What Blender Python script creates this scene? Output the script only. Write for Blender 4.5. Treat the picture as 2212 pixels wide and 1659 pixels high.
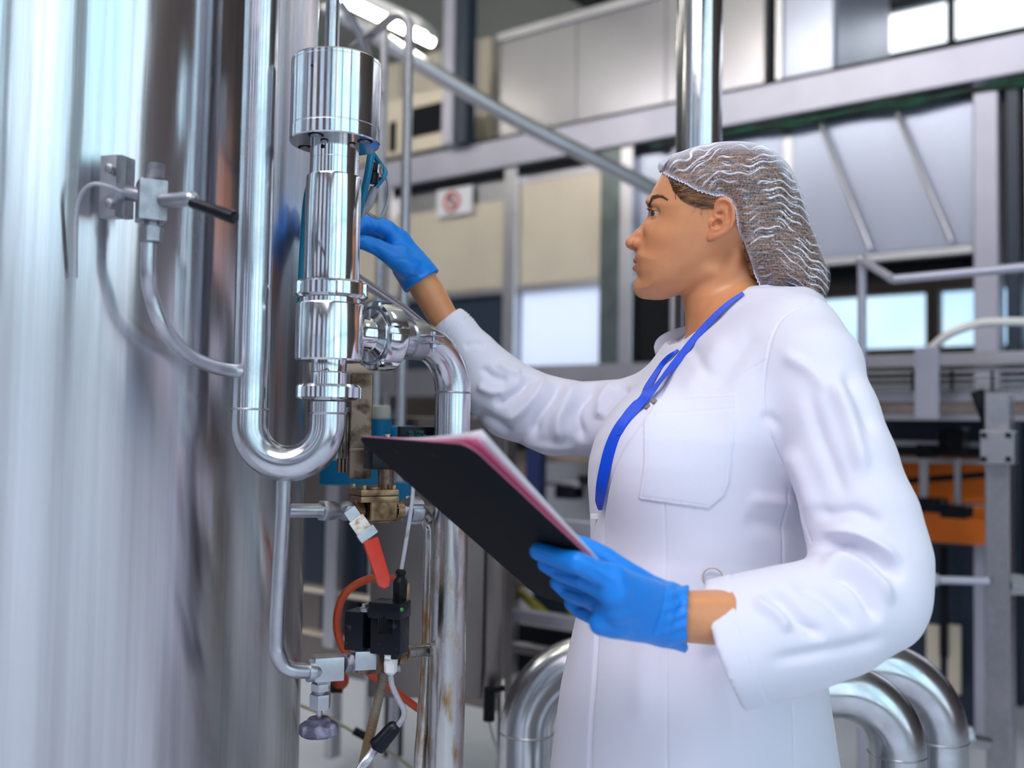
import bpy, bmesh, math, random
import numpy as np
from mathutils import Vector, Matrix, Euler
random.seed(7); RNG = np.random.default_rng(7)
S = bpy.context.scene
for _o in list(bpy.data.objects): bpy.data.objects.remove(_o)
PI = math.pi
# ---------------------------------------------------------------- camera
FPX = 2150.0                       # focal length in pixels of the 2212 px wide frame
CAMZ = 1.20
PITCH, ROLL = math.radians(2.7), math.radians(1.0)
camd = bpy.data.cameras.new('camera'); cam = bpy.data.objects.new('camera', camd)
S.collection.objects.link(cam); S.camera = cam
camd.sensor_width = 36.0; camd.lens = FPX / 2212 * 36.0
camd.clip_start = 0.05; camd.clip_end = 100
Rcam = Matrix.Rotation(PI/2 + PITCH, 4, 'X') @ Matrix.Rotation(ROLL, 4, 'Z')
cam.matrix_world = Matrix.Translation((0, 0, CAMZ)) @ Rcam
camd.dof.use_dof = True; camd.dof.focus_distance = 1.42; camd.dof.aperture_fstop = 2.4
RM = np.array(Rcam.to_3x3()); C0 = np.array([0, 0, CAMZ])
# ---------------------------------------------------------------- view
S.view_settings.view_transform = 'Standard'; S.view_settings.look = 'None'
S.view_settings.gamma = 1.0; S.view_settings.use_curve_mapping = False
S.view_settings.exposure = 0.38
try:
    S.cycles.max_bounces = 8; S.cycles.glossy_bounces = 5; S.cycles.diffuse_bounces = 3
    S.cycles.transparent_max_bounces = 8; S.cycles.caustics_reflective = False; S.cycles.caustics_refractive = False
    S.cycles.sample_clamp_indirect = 6.0; S.cycles.use_denoising = True; S.cycles.use_adaptive_sampling = True; S.cycles.adaptive_threshold = .025
except Exception: pass
# ---------------------------------------------------------------- world: daylight beyond the glazing
W = bpy.data.worlds.new('daylight'); S.world = W; W.use_nodes = True
W.node_tree.nodes['Background'].inputs[0].default_value = (0.72, 0.84, 1.0, 1)
W.node_tree.nodes['Background'].inputs[1].default_value = 1.0

# hall frame: u runs along the machine line, n points from it to the camera side
HU = np.array([0.80, -0.60, 0.0]); HN = np.array([-0.60, -0.80, 0.0]); HO = np.array([0.0, 6.3, 0.0])
def H(t, s, z): return HO + HU*t + HN*s + np.array([0, 0, z])
HROT = math.atan2(-0.60, 0.80)

# added area lights, not tied to any fitting in the hall
def area(name, loc, rot, sx, sy, power, col):
    l = bpy.data.lights.new(name, 'AREA'); l.shape = 'RECTANGLE'; l.size = sx; l.size_y = sy
    l.energy = power; l.color = col
    o = bpy.data.objects.new(name, l); S.collection.objects.link(o)
    o.location = loc; o.rotation_euler = rot; o['kind'] = 'helper'
    return o

# ---------------------------------------------------------------- pixel <-> space
def ray(px, py):
    v = RM @ np.array([(px-1106.0)/FPX, -(py-829.5)/FPX, -1.0]); return v
def P(px, py, d): return C0 + ray(px, py)*d
def proj(p):
    q = (np.asarray(p, float) - C0) @ RM
    return 1106 + FPX*q[..., 0]/-q[..., 2], 829.5 - FPX*q[..., 1]/-q[..., 2], -q[..., 2]
def zat(xy, py):
    """height of the point above xy that is seen at row py"""
    lo, hi = -3.0, 8.0
    for _ in range(50):
        m = (lo+hi)/2
        if proj(np.array([xy[0], xy[1], m]))[1] > py: lo = m
        else: hi = m
    return (lo+hi)/2
def onplane(px, py, s=0.0):
    """point where the ray meets the vertical plane at distance s before the machine line"""
    r = ray(px, py); o = H(0, s, 0)
    k = ((o-C0) @ HN) / (r @ HN); return C0 + r*k
def ts(px, py, s=0.0):
    p = onplane(px, py, s) - HO; return p @ HU, p[2]

# ---------------------------------------------------------------- materials
MATS = {}
def nt(name):
    m = bpy.data.materials.new(name); m.use_nodes = True
    t = m.node_tree; b = t.nodes['Principled BSDF']; MATS[name] = m
    return m, t, b
def mat(name, col, rough=0.5, metal=0.0, noise=0.0, nscale=20, bump=0.0, bscale=60, stretch=(1, 1, 1), col2=None,
        emit=0.0, alpha=1.0, spec=0.5, coat=0.0, sss=0.0, trans=0.0, lo=0.35, hi=0.65, coords='Object', rough2=None):
    m, t, b = nt(name); N = t.nodes; L = t.links
    b.inputs['Base Color'].default_value = (*col, 1); b.inputs['Roughness'].default_value = rough
    b.inputs['Metallic'].default_value = metal; b.inputs['Specular IOR Level'].default_value = spec
    b.inputs['Coat Weight'].default_value = coat; b.inputs['Alpha'].default_value = alpha
    b.inputs['Transmission Weight'].default_value = trans
    if sss:
        b.inputs['Subsurface Weight'].default_value = sss; b.inputs['Subsurface Radius'].default_value = (1, .35, .2)
        b.inputs['Subsurface Scale'].default_value = 0.006
    if emit:
        b.inputs['Emission Color'].default_value = (*col, 1); b.inputs['Emission Strength'].default_value = emit
    tc = N.new('ShaderNodeTexCoord'); mp = N.new('ShaderNodeMapping'); L.new(tc.outputs[coords], mp.inputs[0])
    mp.inputs['Scale'].default_value = stretch
    if noise or col2 or rough2 is not None:
        n = N.new('ShaderNodeTexNoise'); n.inputs['Scale'].default_value = nscale; n.inputs['Detail'].default_value = 6
        L.new(mp.outputs[0], n.inputs[0])
        r = N.new('ShaderNodeValToRGB'); r.color_ramp.elements[0].position = lo; r.color_ramp.elements[1].position = hi
        c2 = col2 if col2 else tuple(c*(1-noise) for c in col)
        r.color_ramp.elements[0].color = (*col, 1); r.color_ramp.elements[1].color = (*c2, 1)
        L.new(n.outputs[0], r.inputs[0]); L.new(r.outputs[0], b.inputs['Base Color'])
        if rough2 is not None:
            mr = N.new('ShaderNodeMapRange'); mr.inputs[1].default_value = lo; mr.inputs[2].default_value = hi
            mr.inputs[3].default_value = rough; mr.inputs[4].default_value = rough2
            L.new(n.outputs[0], mr.inputs[0]); L.new(mr.outputs[0], b.inputs['Roughness'])
    if bump:
        n2 = N.new('ShaderNodeTexNoise'); n2.inputs['Scale'].default_value = bscale; n2.inputs['Detail'].default_value = 5
        L.new(mp.outputs[0], n2.inputs[0])
        bp = N.new('ShaderNodeBump'); bp.inputs['Strength'].default_value = bump; bp.inputs['Distance'].default_value = 0.002
        L.new(n2.outputs[0], bp.inputs['Height']); L.new(bp.outputs[0], b.inputs['Normal'])
    return m

M = {}
M['chrome'] = mat('polished_steel', (.74, .75, .78), .09, 1, noise=.12, nscale=30, lo=.3, hi=.7, rough2=.16, bump=.05, bscale=25)
M['pipe'] = mat('pipe_steel', (.68, .69, .73), .17, 1, noise=.2, nscale=25, lo=.3, hi=.7, rough2=.28, bump=.06, bscale=30)
M['satin'] = mat('satin_steel', (.54, .54, .58), .30, 1, noise=.15, nscale=40, rough2=.4)
M['cast'] = mat('cast_steel', (.42, .42, .45), .42, 1, noise=.3, nscale=60, bump=.25, bscale=300)
M['far_steel'] = mat('far_steel', (.62, .62, .66), .35, 1, noise=.15, nscale=3)
M['dirty'] = mat('stained_steel', (.60, .58, .57), .24, 1, col2=(.36, .19, .07), nscale=13, lo=.50, hi=.72, rough2=.5, stretch=(4, 4, 1.2), bump=.1)
M['dirty2'] = mat('worn_steel_plate', (.21, .145, .105), .30, .85, col2=(.05, .028, .018), nscale=34, lo=.5, hi=.68, rough2=.6, bump=.15)
M['brass'] = mat('tarnished_brass', (.34, .215, .12), .36, .9, col2=(.07, .03, .012), nscale=40, lo=.45, hi=.7, rough2=.6, bump=.2, bscale=200)
M['rusty_cap'] = mat('rust_flecked_plate', (.72, .66, .58), .4, .6, col2=(.42, .16, .04), nscale=90, lo=.5, hi=.68)
M['black'] = mat('black_plastic', (.006, .007, .011), .25, 0, col2=(.05, .055, .07), nscale=60, lo=.62, hi=.8, rough2=.5, spec=.22)
M['rubber'] = mat('black_rubber', (.006, .006, .009), .4, spec=.22)
M['white_plastic'] = mat('white_plastic', (.78, .77, .75), .4)
M['grey_cable'] = mat('grey_cable', (.38, .38, .42), .45, col2=(.22, .18, .12), nscale=60, lo=.55, hi=.75)
M['red'] = mat('red_vinyl', (.62, .035, .012), .35, noise=.25, nscale=30)
M['hose'] = mat('red_hose', (.60, .07, .015), .4)
M['hose_spring'] = mat('ridged_hose', (.26, .16, .07), .45, .4, col2=(.38, .36, .34), nscale=6)
M['blue_plastic'] = mat('blue_plastic', (.0, .22, .48), .35)
M['teal_tube'] = mat('teal_tube', (.0, .20, .36), .35)
M['led'] = mat('green_led', (.01, .22, .05), .15, emit=.12)
M['wheel'] = mat('chalky_black_wheel', (.07, .07, .11), .6, col2=(.30, .29, .38), nscale=45, lo=.48, hi=.62, bump=.3, bscale=90)
M['floor'] = mat('wet_resin_floor', (.74, .78, .88), .35, noise=.12, nscale=1.5)
M['ceiling'] = mat('olive_ceiling', (.62, .64, .56), .7, noise=.1, nscale=.8)
M['wall'] = mat('hall_wall', (.17, .135, .12), .7, noise=.15, nscale=1.2)
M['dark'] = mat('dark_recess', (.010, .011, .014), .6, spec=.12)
M['dark_blue'] = mat('dark_blue_panel', (.02, .035, .06), .35)
M['green_cable'] = mat('green_cable', (.01, .09, .05), .5, col2=(.02, .02, .02), nscale=9)
M['cream'] = mat('cream_sheet', (.78, .70, .57), .32, .3, noise=.1, nscale=2)
M['lilac'] = mat('pale_glossy_sheet', (.50, .55, .69), .28, .4, noise=.12, nscale=2.2, stretch=(1, 1, .4))
M['beam'] = mat('pale_painted_beam', (.50, .50, .60), .35, .35, noise=.1, nscale=4)
M['duct'] = mat('duct_sheet', (.42, .41, .44), .24, .7, noise=.1, nscale=2)
M['tan'] = mat('brown_conveyor_side', (.30, .23, .20), .5, .3, noise=.2)
M['orange'] = mat('orange_panel', (.82, .17, .008), .45)
M['yellow'] = mat('yellow_paint', (.50, .40, .06), .5)
M['blue_post'] = mat('deep_blue_paint', (.01, .02, .10), .4)
M['sign'] = mat('white_sign', (.75, .76, .82), .4)
M['sign_red'] = mat('red_print', (.55, .10, .08), .5)
M['cab'] = mat('cabinet_steel', (.27, .23, .215), .33, .9, noise=.15, nscale=3)
M['brick'] = mat('grey_box', (.35, .36, .40), .5, .4)
# ---------------------------------------------------------------- object helpers
COL = S.collection
def props(o, label=None, cat=None, group=None, kind=None):
    if label: o['label'] = label
    if cat: o['category'] = cat
    if group: o['group'] = group
    if kind: o['kind'] = kind
    return o
def thing(name, loc, label, cat, group=None, rotz=0.0):
    o = bpy.data.objects.new(name, None); COL.objects.link(o); o.empty_display_size = .05
    o.location = loc; o.rotation_euler = (0, 0, rotz); props(o, label, cat, group); o['_w'] = 1
    del o['_w']; return o
def link_mesh(name, me, m, parent=None, smooth=True):
    if m is not None: me.materials.append(m if not isinstance(m, str) else M[m])
    if smooth:
        for p in me.polygons: p.use_smooth = True
    o = bpy.data.objects.new(name, me); COL.objects.link(o)
    if parent is not None:
        o.parent = parent
        o.matrix_parent_inverse = Matrix.Identity(4)
        # geometry is authored in world space: bring it to the parent's frame
        inv = world_of(parent).inverted(); me.transform(inv)
    return o
def world_of(o):
    m = Matrix.Translation(o.location) @ o.rotation_euler.to_matrix().to_4x4()
    return (world_of(o.parent) @ m) if o.parent is not None else m
class MB:
    """collects shapes authored in world space into one mesh"""
    def __init__(s): s.v = []; s.f = []; s.sharp = False
    def add(s, vs, fs):
        n = len(s.v); s.v += [tuple(map(float, v)) for v in vs]; s.f += [tuple(i+n for i in f) for f in fs]; return s
    def box(s, c, size, ax=None):
        """box of full size (a, b, h) at centre c; ax = 3 axes"""
        ax = np.eye(3) if ax is None else np.array(ax); c = np.array(c); h = np.array(size)/2
        vs = [c + ax[0]*h[0]*i + ax[1]*h[1]*j + ax[2]*h[2]*k for i in (-1, 1) for j in (-1, 1) for k in (-1, 1)]
        return s.add(vs, [(0, 1, 3, 2), (4, 6, 7, 5), (0, 4, 5, 1), (2, 3, 7, 6), (0, 2, 6, 4), (1, 5, 7, 3)])
    def tube(s, pts, r, n=24, caps=True):
        pts = [np.array(p, float) for p in pts]; m = len(pts)
        rs = [r]*m if np.isscalar(r) else list(r)
        tang = []
        for i in range(m):
            a = pts[max(i-1, 0)]; b = pts[min(i+1, m-1)]; d = b-a; l = np.linalg.norm(d); tang.append(d/l if l > 1e-9 else (tang[-1] if tang else np.array([0, 0, 1.])))
        t0 = tang[0]; ref = np.array([0, 0, 1.]) if abs(t0[2]) < .9 else np.array([1., 0, 0])
        u = np.cross(t0, ref); u /= np.linalg.norm(u); vs = []
        for i in range(m):
            t = tang[i]; u = u - t*(u@t); u /= np.linalg.norm(u); w = np.cross(t, u)
            for k in range(n):
                a = 2*PI*k/n; vs.append(pts[i] + rs[i]*(math.cos(a)*u + math.sin(a)*w))
        fs = [(i*n+k, i*n+(k+1) % n, (i+1)*n+(k+1) % n, (i+1)*n+k) for i in range(m-1) for k in range(n)]
        if caps:
            fs.append(tuple(range(n))[::-1]); fs.append(tuple((m-1)*n+k for k in range(n)))
        return s.add(vs, fs)
    def lathe(s, o, axis, prof, n=48, caps=True, facets=None):
        """profile [(h, r)...] turned about axis through o; repeat a point for a sharp edge"""
        axis = np.array(axis, float); axis /= np.linalg.norm(axis); o = np.array(o, float)
        ref = np.array([0, 0, 1.]) if abs(axis[2]) < .9 else np.array([1., 0, 0])
        u = np.cross(axis, ref); u /= np.linalg.norm(u); w = np.cross(axis, u); vs = []
        for h, r in prof:
            for k in range(n):
                a = 2*PI*k/n; rr = r if facets is None else facets(h, r, a); vs.append(o + axis*h + rr*(math.cos(a)*u + math.sin(a)*w))
        m = len(prof)
        fs = [(i*n+k, i*n+(k+1) % n, (i+1)*n+(k+1) % n, (i+1)*n+k) for i in range(m-1) for k in range(n)]
        if caps: fs.append(tuple(range(n))[::-1]); fs.append(tuple((m-1)*n+k for k in range(n)))
        return s.add(vs, fs)
    def prism(s, poly, depth_vec):
        """polygon (3-D points) pushed along depth_vec"""
        n = len(poly); d = np.array(depth_vec)
        vs = [np.array(p) for p in poly] + [np.array(p)+d for p in poly]
        return s.add(vs, [tuple(range(n)), tuple(range(2*n-1, n-1, -1))] + [(i, i+n, (i+1) % n+n, (i+1) % n) for i in range(n)])
    def sphere(s, c, r, n=20, m=12, sc=(1, 1, 1)):
        c = np.array(c); vs = []; fs = []
        for i in range(m+1):
            th = PI*i/m
            for k in range(n):
                a = 2*PI*k/n; vs.append(c + np.array([r*sc[0]*math.sin(th)*math.cos(a), r*sc[1]*math.sin(th)*math.sin(a), r*sc[2]*math.cos(th)]))
        fs = [(i*n+k, (i+1)*n+k, (i+1)*n+(k+1) % n, i*n+(k+1) % n) for i in range(m) for k in range(n)]
        return s.add(vs, fs)
    def build(s, name, m, parent=None, bevel=0.0, angle=35, seg=2, smooth=True):
        me = bpy.data.meshes.new(name); me.from_pydata(s.v, [], s.f); me.validate(); me.update()
        bm = bmesh.new(); bm.from_mesh(me); bmesh.ops.remove_doubles(bm, verts=bm.verts, dist=1e-6)
        bmesh.ops.dissolve_degenerate(bm, dist=1e-6, edges=bm.edges)
        bmesh.ops.recalc_face_normals(bm, faces=bm.faces)
        if bevel:
            ed = [e for e in bm.edges if len(e.link_faces) == 2 and e.calc_face_angle(0) > math.radians(angle)]
            if ed: bmesh.ops.bevel(bm, geom=ed, offset=bevel, segments=seg, affect='EDGES', profile=.7, clamp_overlap=True)
        for e in bm.edges:
            if len(e.link_faces) == 2 and e.calc_face_angle(0) > math.radians(angle): e.smooth = False
        bm.to_mesh(me); bm.free()
        return link_mesh(name, me, m, parent, smooth)
def arc(c, a, b, n=12):
    """quarter bend from a to b about centre c (a-c and b-c perpendicular)"""
    c, a, b = map(lambda q: np.array(q, float), (c, a, b))
    return [c + (a-c)*math.cos(t) + (b-c)*math.sin(t) for t in np.linspace(0, PI/2, n)]
def bez(p, n=40):
    """smooth curve through points (Catmull-Rom)"""
    p = [np.array(q, float) for q in p]; p = [2*p[0]-p[1]] + p + [2*p[-1]-p[-2]]; out = []
    k = max(2, n//(len(p)-3))
    for i in range(1, len(p)-2):
        for j in range(k):
            t = j/k
            out.append(.5*((2*p[i]) + (-p[i-1]+p[i+1])*t + (2*p[i-1]-5*p[i]+4*p[i+1]-p[i+2])*t*t + (-p[i-1]+3*p[i]-3*p[i+1]+p[i+2])*t**3))
    out.append(p[-2]); return out
def hexf(n=6, rot=0.0):
    def f(h, r, a):
        k = 2*PI/n; b = (a+rot) % k - k/2; return r*math.cos(k/2)/math.cos(b)
    return f
HAX = [HU, HN, np.array([0, 0, 1.])]
# ================================================================ the hall
def hbox(mb, t0, t1, s0, s1, z0, z1):
    return mb.box(H((t0+t1)/2, (s0+s1)/2, (z0+z1)/2), (abs(t1-t0), abs(s1-s0), abs(z1-z0)), HAX)
T0, T1, S0, S1, ZC = -8.0, 6.6, -3.2, 9.6, 5.0
def struct(o): o['kind'] = 'structure'; return o
struct(hbox(MB(), T0, T1, S0, S1, -.2, 0).build('floor', 'floor', smooth=False))
struct(hbox(MB(), T0, T1, S0, S1, ZC, ZC+.2).build('ceiling', 'ceiling', smooth=False))
struct(hbox(MB(), T0-.2, T0, S0, S1, 0, ZC).build('wall_left', 'wall', smooth=False))

def win_mat(name, c1, c2, st):
    m, t, b = nt(name); N = t.nodes; L = t.links
    b.inputs['Base Color'].default_value = (.6, .7, .8, 1); b.inputs['Roughness'].default_value = .3
    b.inputs['Emission Strength'].default_value = st
    tc = N.new('ShaderNodeTexCoord'); n = N.new('ShaderNodeTexNoise'); n.inputs['Scale'].default_value = .9
    L.new(tc.outputs['Object'], n.inputs[0]); r = N.new('ShaderNodeValToRGB')
    r.color_ramp.elements[0].position = .4; r.color_ramp.elements[1].position = .62
    r.color_ramp.elements[0].color = (*c1, 1); r.color_ramp.elements[1].color = (*c2, 1)
    L.new(n.outputs[0], r.inputs[0]); L.new(r.outputs[0], b.inputs['Emission Color']); return m
M['win_r'] = win_mat('frosted_daylight_pane', (.42, .80, .92), (.85, .92, 1.0), 1.45)
M['win_f'] = win_mat('frosted_daylight_front', (.90, .86, 1.0), (.50, .64, .95), .62)
M['win_b'] = win_mat('clerestory_daylight', (.88, .95, 1.0), (1, 1, 1), 1.35)
M['mull'] = mat('window_mullion', (.10, .13, .15), .5)
WN = [0]
def glazed_wall(side, a0, a1, fixed, sill, head, bays, pier, paned, pm, wname):
    """a wall with a long glazed strip: piers, frames with thin mullions, panes.  side 'r' or 'l': across u; 'f'/'b': across n"""
    def bx(mb, p0, p1, q0, q1, z0, z1):
        return hbox(mb, q0, q1, p0, p1, z0, z1) if side in 'rl' else hbox(mb, p0, p1, q0, q1, z0, z1)
    w = MB(); bx(w, a0, a1, fixed, fixed+.25, 0, sill); bx(w, a0, a1, fixed, fixed+.25, head, ZC)
    bw = (a1-a0)/bays
    for i in range(bays+1):
        c = a0+i*bw; bx(w, max(a0, c-pier/2), min(a1, c+pier/2), fixed, fixed+.25, sill, head)
    struct(w.build(wname, 'wall', smooth=False))
    for i in range(bays):
        x0 = a0+i*bw+pier/2; x1 = a0+(i+1)*bw-pier/2; WN[0] += 1
        fr = MB(); k = max(1, round((x1-x0)/paned))
        for j in range(k+1):
            c = x0+(x1-x0)*j/k; hw = .022; bx(fr, max(x0, c-hw), min(x1, c+hw), fixed+.05, fixed+.11, sill, head)
        bx(fr, x0, x1, fixed+.05, fixed+.11, sill, sill+.05); bx(fr, x0, x1, fixed+.05, fixed+.11, head-.05, head)
        bx(fr, x0, x1, fixed+.05, fixed+.11, (sill+head)/2-.02, (sill+head)/2+.02)
        f = struct(fr.build('window_%d' % WN[0], 'mull', smooth=False))
        p = MB(); bx(p, x0, x1, fixed+.12, fixed+.13, sill, head); p.build('pane', pm, f, smooth=False)
glazed_wall('r', 2.9, 9.6, T1, .4, 4.3, 4, .22, .34, 'win_r', 'wall_right')
struct(hbox(MB(), T1, T1+.25, S0, 2.9, 0, ZC).build('wall_right_end', 'wall', smooth=False))
glazed_wall('f', T0, T1, S1, 1.0, 4.3, 8, .85, .33, 'win_f', 'wall_front')
# back wall: a low window strip seen under the machine and a clerestory strip seen over it
M['win_low'] = win_mat('low_daylight_pane', (.42, .68, 1.0), (.62, .84, 1.0), .95)
glazed_wall('b', T0, T1, S0-.25, 1.92, 2.36, 12, .10, .38, 'win_low', 'wall_back')
_up = bpy.data.objects['wall_back']
def clerestory(a0, a1, bays, sill, head):
    bw = (a1-a0)/bays; fixed = S0+.02
    for i in range(bays):
        x0 = a0+i*bw; x1 = x0+bw; WN[0] += 1; fr = MB()
        for c in (x0, (x0+x1)/2, x1): hbox(fr, c-.025, c+.025, fixed+.03, fixed+.09, sill, head)
        for z in (sill, sill+(head-sill)*.30, head): hbox(fr, x0, x1, fixed+.03, fixed+.09, z-.02, z+.02)
        f = struct(fr.build('window_%d' % WN[0], 'mull', smooth=False))
        hbox(MB(), x0, x1, fixed, fixed+.01, sill, head).build('pane', 'win_b', f, smooth=False)
clerestory(-2.6, 6.4, 8, 4.12, 4.66)
_t = struct(hbox(MB(), -8, 6.6, S0+.03, S0+.35, 4.68, 4.92).build('trim_1', 'dark', smooth=False))
# ================================================================ machine line across the hall
def PT(px, py, s): return ts(px, py, s)
def slab(name, m, s, x0, x1, y0, y1, th=.03, parent=None, label=None, cat=None, group=None, bevel=.004, abs_tz=None, smooth=False):
    """flat box on the plane s in front of the machine line; x0..x1 and y0..y1 are read at its middle"""
    if abs_tz: t0, t1, z1, z0 = abs_tz
    else:
        cy = (y0+y1)/2; cx = (x0+x1)/2
        t0 = PT(x0, cy, s)[0]; t1 = PT(x1, cy, s)[0]; z1 = PT(cx, y0, s)[1]; z0 = PT(cx, y1, s)[1]
    mb = hbox(MB(), t0, t1, s-th, s, z0, z1)
    o = mb.build(name, m, parent, bevel=bevel, seg=1, smooth=smooth); return props(o, label, cat, group)
def frame_thing(name, label, cat, t, s=0.0, z=0.0, group=None): return thing(name, H(t, s, z), label, cat, group)

# --- the stainless enclosure: posts, beams and sheet panels
enc = frame_thing('machine_enclosure', 'long stainless machine enclosure with sheet panels and posts running behind the woman', 'machine', 1.0)
def post(t0, t1, z0, z1, m, s0=-.10, s1=.03, name='post'):
    return hbox(MB(), t0, t1, s0, s1, z0, z1).build(name, m, enc, bevel=.006, seg=1, smooth=False)
post(-2.6, 5.2, 2.885, 3.07, 'beam', -.25, .06, 'top_beam')
post(-2.6, 5.2, 2.84, 2.885, 'dark', -.2, .02, 'under_beam_strip')  # dark band along the underside of the beam
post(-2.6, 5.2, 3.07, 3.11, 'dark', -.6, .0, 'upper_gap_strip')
post(-2.6, 2.72, 2.075, 2.12, 'far_steel', -.06, .02, 'middle_rail')
post(-2.6, 1.2, 1.43, 1.60, 'far_steel', -.5, .10, 'bench_rail')
for a, b, m in ((-.07, .03, 'far_steel'), (.655, .79, 'green_post'), (.79, .88, 'far_steel'), (1.13, 1.2, 'beam'), (2.72, 2.83, 'beam'), (2.86, 2.92, 'dark_blue'), (2.94, 3.02, 'far_steel'), (-1.12, -1.06, 'far_steel')):
    if m == 'green_post' and m not in M: M[m] = mat('grey_green_profile', (.16, .20, .20), .3, .6, noise=.3, nscale=6)
    post(a, b, 0, 2.9, m)
def panel(t0, t1, z0, z1, m, name='sheet_panel', s=-.03, label=None):
    o = hbox(MB(), t0, t1, s-.015, s, z0, z1).build(name, m, enc, bevel=.003, seg=1, smooth=False)
    if label: o['label'] = label
    return o
panel(-1.06, -.07, 2.12, 2.70, 'cream'); panel(-1.06, -.07, 2.70, 2.84, 'far_steel')
panel(.03, .655, 2.12, 2.78, 'cream'); panel(.03, .655, 2.78, 2.84, 'far_steel')
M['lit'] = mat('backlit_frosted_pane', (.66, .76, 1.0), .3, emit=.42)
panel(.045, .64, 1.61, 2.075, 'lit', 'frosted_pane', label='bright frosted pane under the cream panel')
panel(-1.06, -.5, 1.6, 2.075, 'dark_blue', 'smoked_window'); panel(-.5, -.07, 1.6, 2.075, 'dark_blue', 'smoked_window')
panel(.88, 1.13, .1, 2.10, 'dark', 'open_doorway'); panel(.88, 1.13, 2.12, 2.84, 'lilac')
panel(1.2, 1.76, 2.12, 2.84, 'lilac'); panel(1.76, 1.82, 2.12, 2.84, 'far_steel'); panel(1.82, 2.72, 2.12, 2.84, 'lilac')
panel(1.2, 2.72, 1.6, 1.93, 'dark_blue', 'lower_valance', s=-.9) if False else None
hbox(MB(), 1.2, 2.72, -.12, -.08, 2.40, 2.42).build('seam_strip', 'far_steel', enc, smooth=False)
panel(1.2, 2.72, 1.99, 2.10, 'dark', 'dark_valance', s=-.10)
panel(3.02, 4.9, 1.3, 2.84, 'far_steel', s=-.2)
panel(-2.6, -1.12, 1.6, 2.84, 'cream')
# green cables clipped under the beam
cb = MB()
for k in range(3):
    cb.tube([H(1.0+.12*j, .04, 2.86-.012*k+.010*math.sin(j*1.3+k)) for j in range(27)], .010, 8)
cb.build('cable_bundle', 'green_cable', enc)
sup = MB()
for t, dt in ((1.98, .26), (2.36, .26)):
    sup.tube([H(t, -.0, 2.86), H(t+.02, .03, 2.78), H(t+dt, .02, 2.14)], .011, 8)
sup.build('diagonal_stay', 'far_steel', enc)
# corrugated side returns
# --- duct on top
dct = frame_thing('air_duct', 'big rectangular sheet metal duct lying on top of the machine enclosure', 'duct', .8, -.5, 3.11)
hbox(MB(), -.18, 1.66, -1.0, -.04, 3.11, 3.78).build('duct_body', 'duct', dct, bevel=.01, seg=1, smooth=False)
for t in (.42, 1.04): hbox(MB(), t-.01, t+.01, -1.01, -.03, 3.11, 3.79).build('seam', 'duct', dct, smooth=False)
hbox(MB(), -.20, 1.68, -1.02, -.02, 3.75, 3.81).build('top_flange', 'far_steel', dct, bevel=.004, seg=1, smooth=False)
e2 = frame_thing('end_cowl', 'bright metal cowl standing at the right end of the big duct', 'duct', 1.85, -.5, 3.11)
hbox(MB(), 1.69, 2.02, -1.1, -.12, 3.11, 3.95).build('cowl_body', 'lilac', e2, bevel=.05, seg=3)
hbox(MB(), 1.69, 1.73, -1.12, -.10, 3.11, 3.97).build('end_flange', 'far_steel', e2, bevel=.004, seg=1, smooth=False)
# --- cabinet block left of the duct
lb = frame_thing('upper_cabinet', 'cream metal cabinet with a black opening above the left end of the machine', 'cabinet', -1.2, -.4, 3.11)
hbox(MB(), -2.2, -.5, -1.2, -.35, 3.11, 3.98).build('cabinet_body', 'cream', lb, bevel=.01, seg=1, smooth=False)
for t in (-1.35, -.95, -.62): hbox(MB(), t-.012, t+.012, -.36, -.335, 3.11, 3.98).build('seam', 'far_steel', lb, smooth=False)
lw = frame_thing('lower_cabinet', 'pale metal cabinet with a dark slot behind the thin hanging pipe', 'cabinet', -1.0, 0, 2.9)
hbox(MB(), -1.3, -.44, -.02, .02, 3.115, 3.52).build('cabinet_front', 'cream', lw, bevel=.004, seg=1, smooth=False)
hbox(MB(), -.95, -.58, .02, .035, 3.22, 3.42).build('opening', 'dark', lw, smooth=False)
hbox(MB(), -1.10, -1.04, .02, .03, 3.15, 3.36).build('slot', 'dark', lw, smooth=False)
# --- tall column left of the duct
cl = frame_thing('support_column', 'tall galvanised column rising to the ceiling left of the big duct', 'column', -.45, .1)
hbox(MB(), -.50, -.41, .06, .16, 3.07, 4.98).build('flange', 'beam', cl, bevel=.004, seg=1, smooth=False)
hbox(MB(), -.405, -.31, .04, .14, 3.07, 4.98).build('web', 'column_web' if 'column_web' in M else 'dark_blue', cl, bevel=.004, seg=1, smooth=False)
# ceiling beam
cbm = struct(MB().box(H(-.6, 1.0, 4.86), (.18, 7.5, .22), HAX).build('trim_2', 'dark', smooth=False))
# --- sign
sg = frame_thing('warning_sign', 'white sign with a red prohibition ring on the cream panel', 'sign', -.66, .0, 2.6)
a = ts(945, 470, 0.0); b = ts(1022, 400, 0.0)
hbox(MB(), a[0], b[0], .0, .008, a[1], b[1]).build('sign_board', 'sign', sg, smooth=False)
cx, cz = ts(978, 436, 0.0); ring = []
MB().tube([H(cx+.062*math.cos(q), .012, cz+.062*math.sin(q)) for q in np.linspace(0, 2*PI, 33)], .011, 8, caps=False).build('prohibition_ring', 'sign_red', sg)
MB().tube([H(cx+.05*math.cos(q), .012, cz+.05*math.sin(q)) for q in (2.3, 2.3+PI)], .009, 8).build('ring_bar', 'sign_red', sg)
fg = MB().sphere(H(cx, .012, cz+.025), .012, 10, 8); fg.tube([H(cx, .012, cz+.012), H(cx-.003, .012, cz-.03)], [.014, .007], 8); fg.build('pictogram', 'dark', sg)
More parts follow.
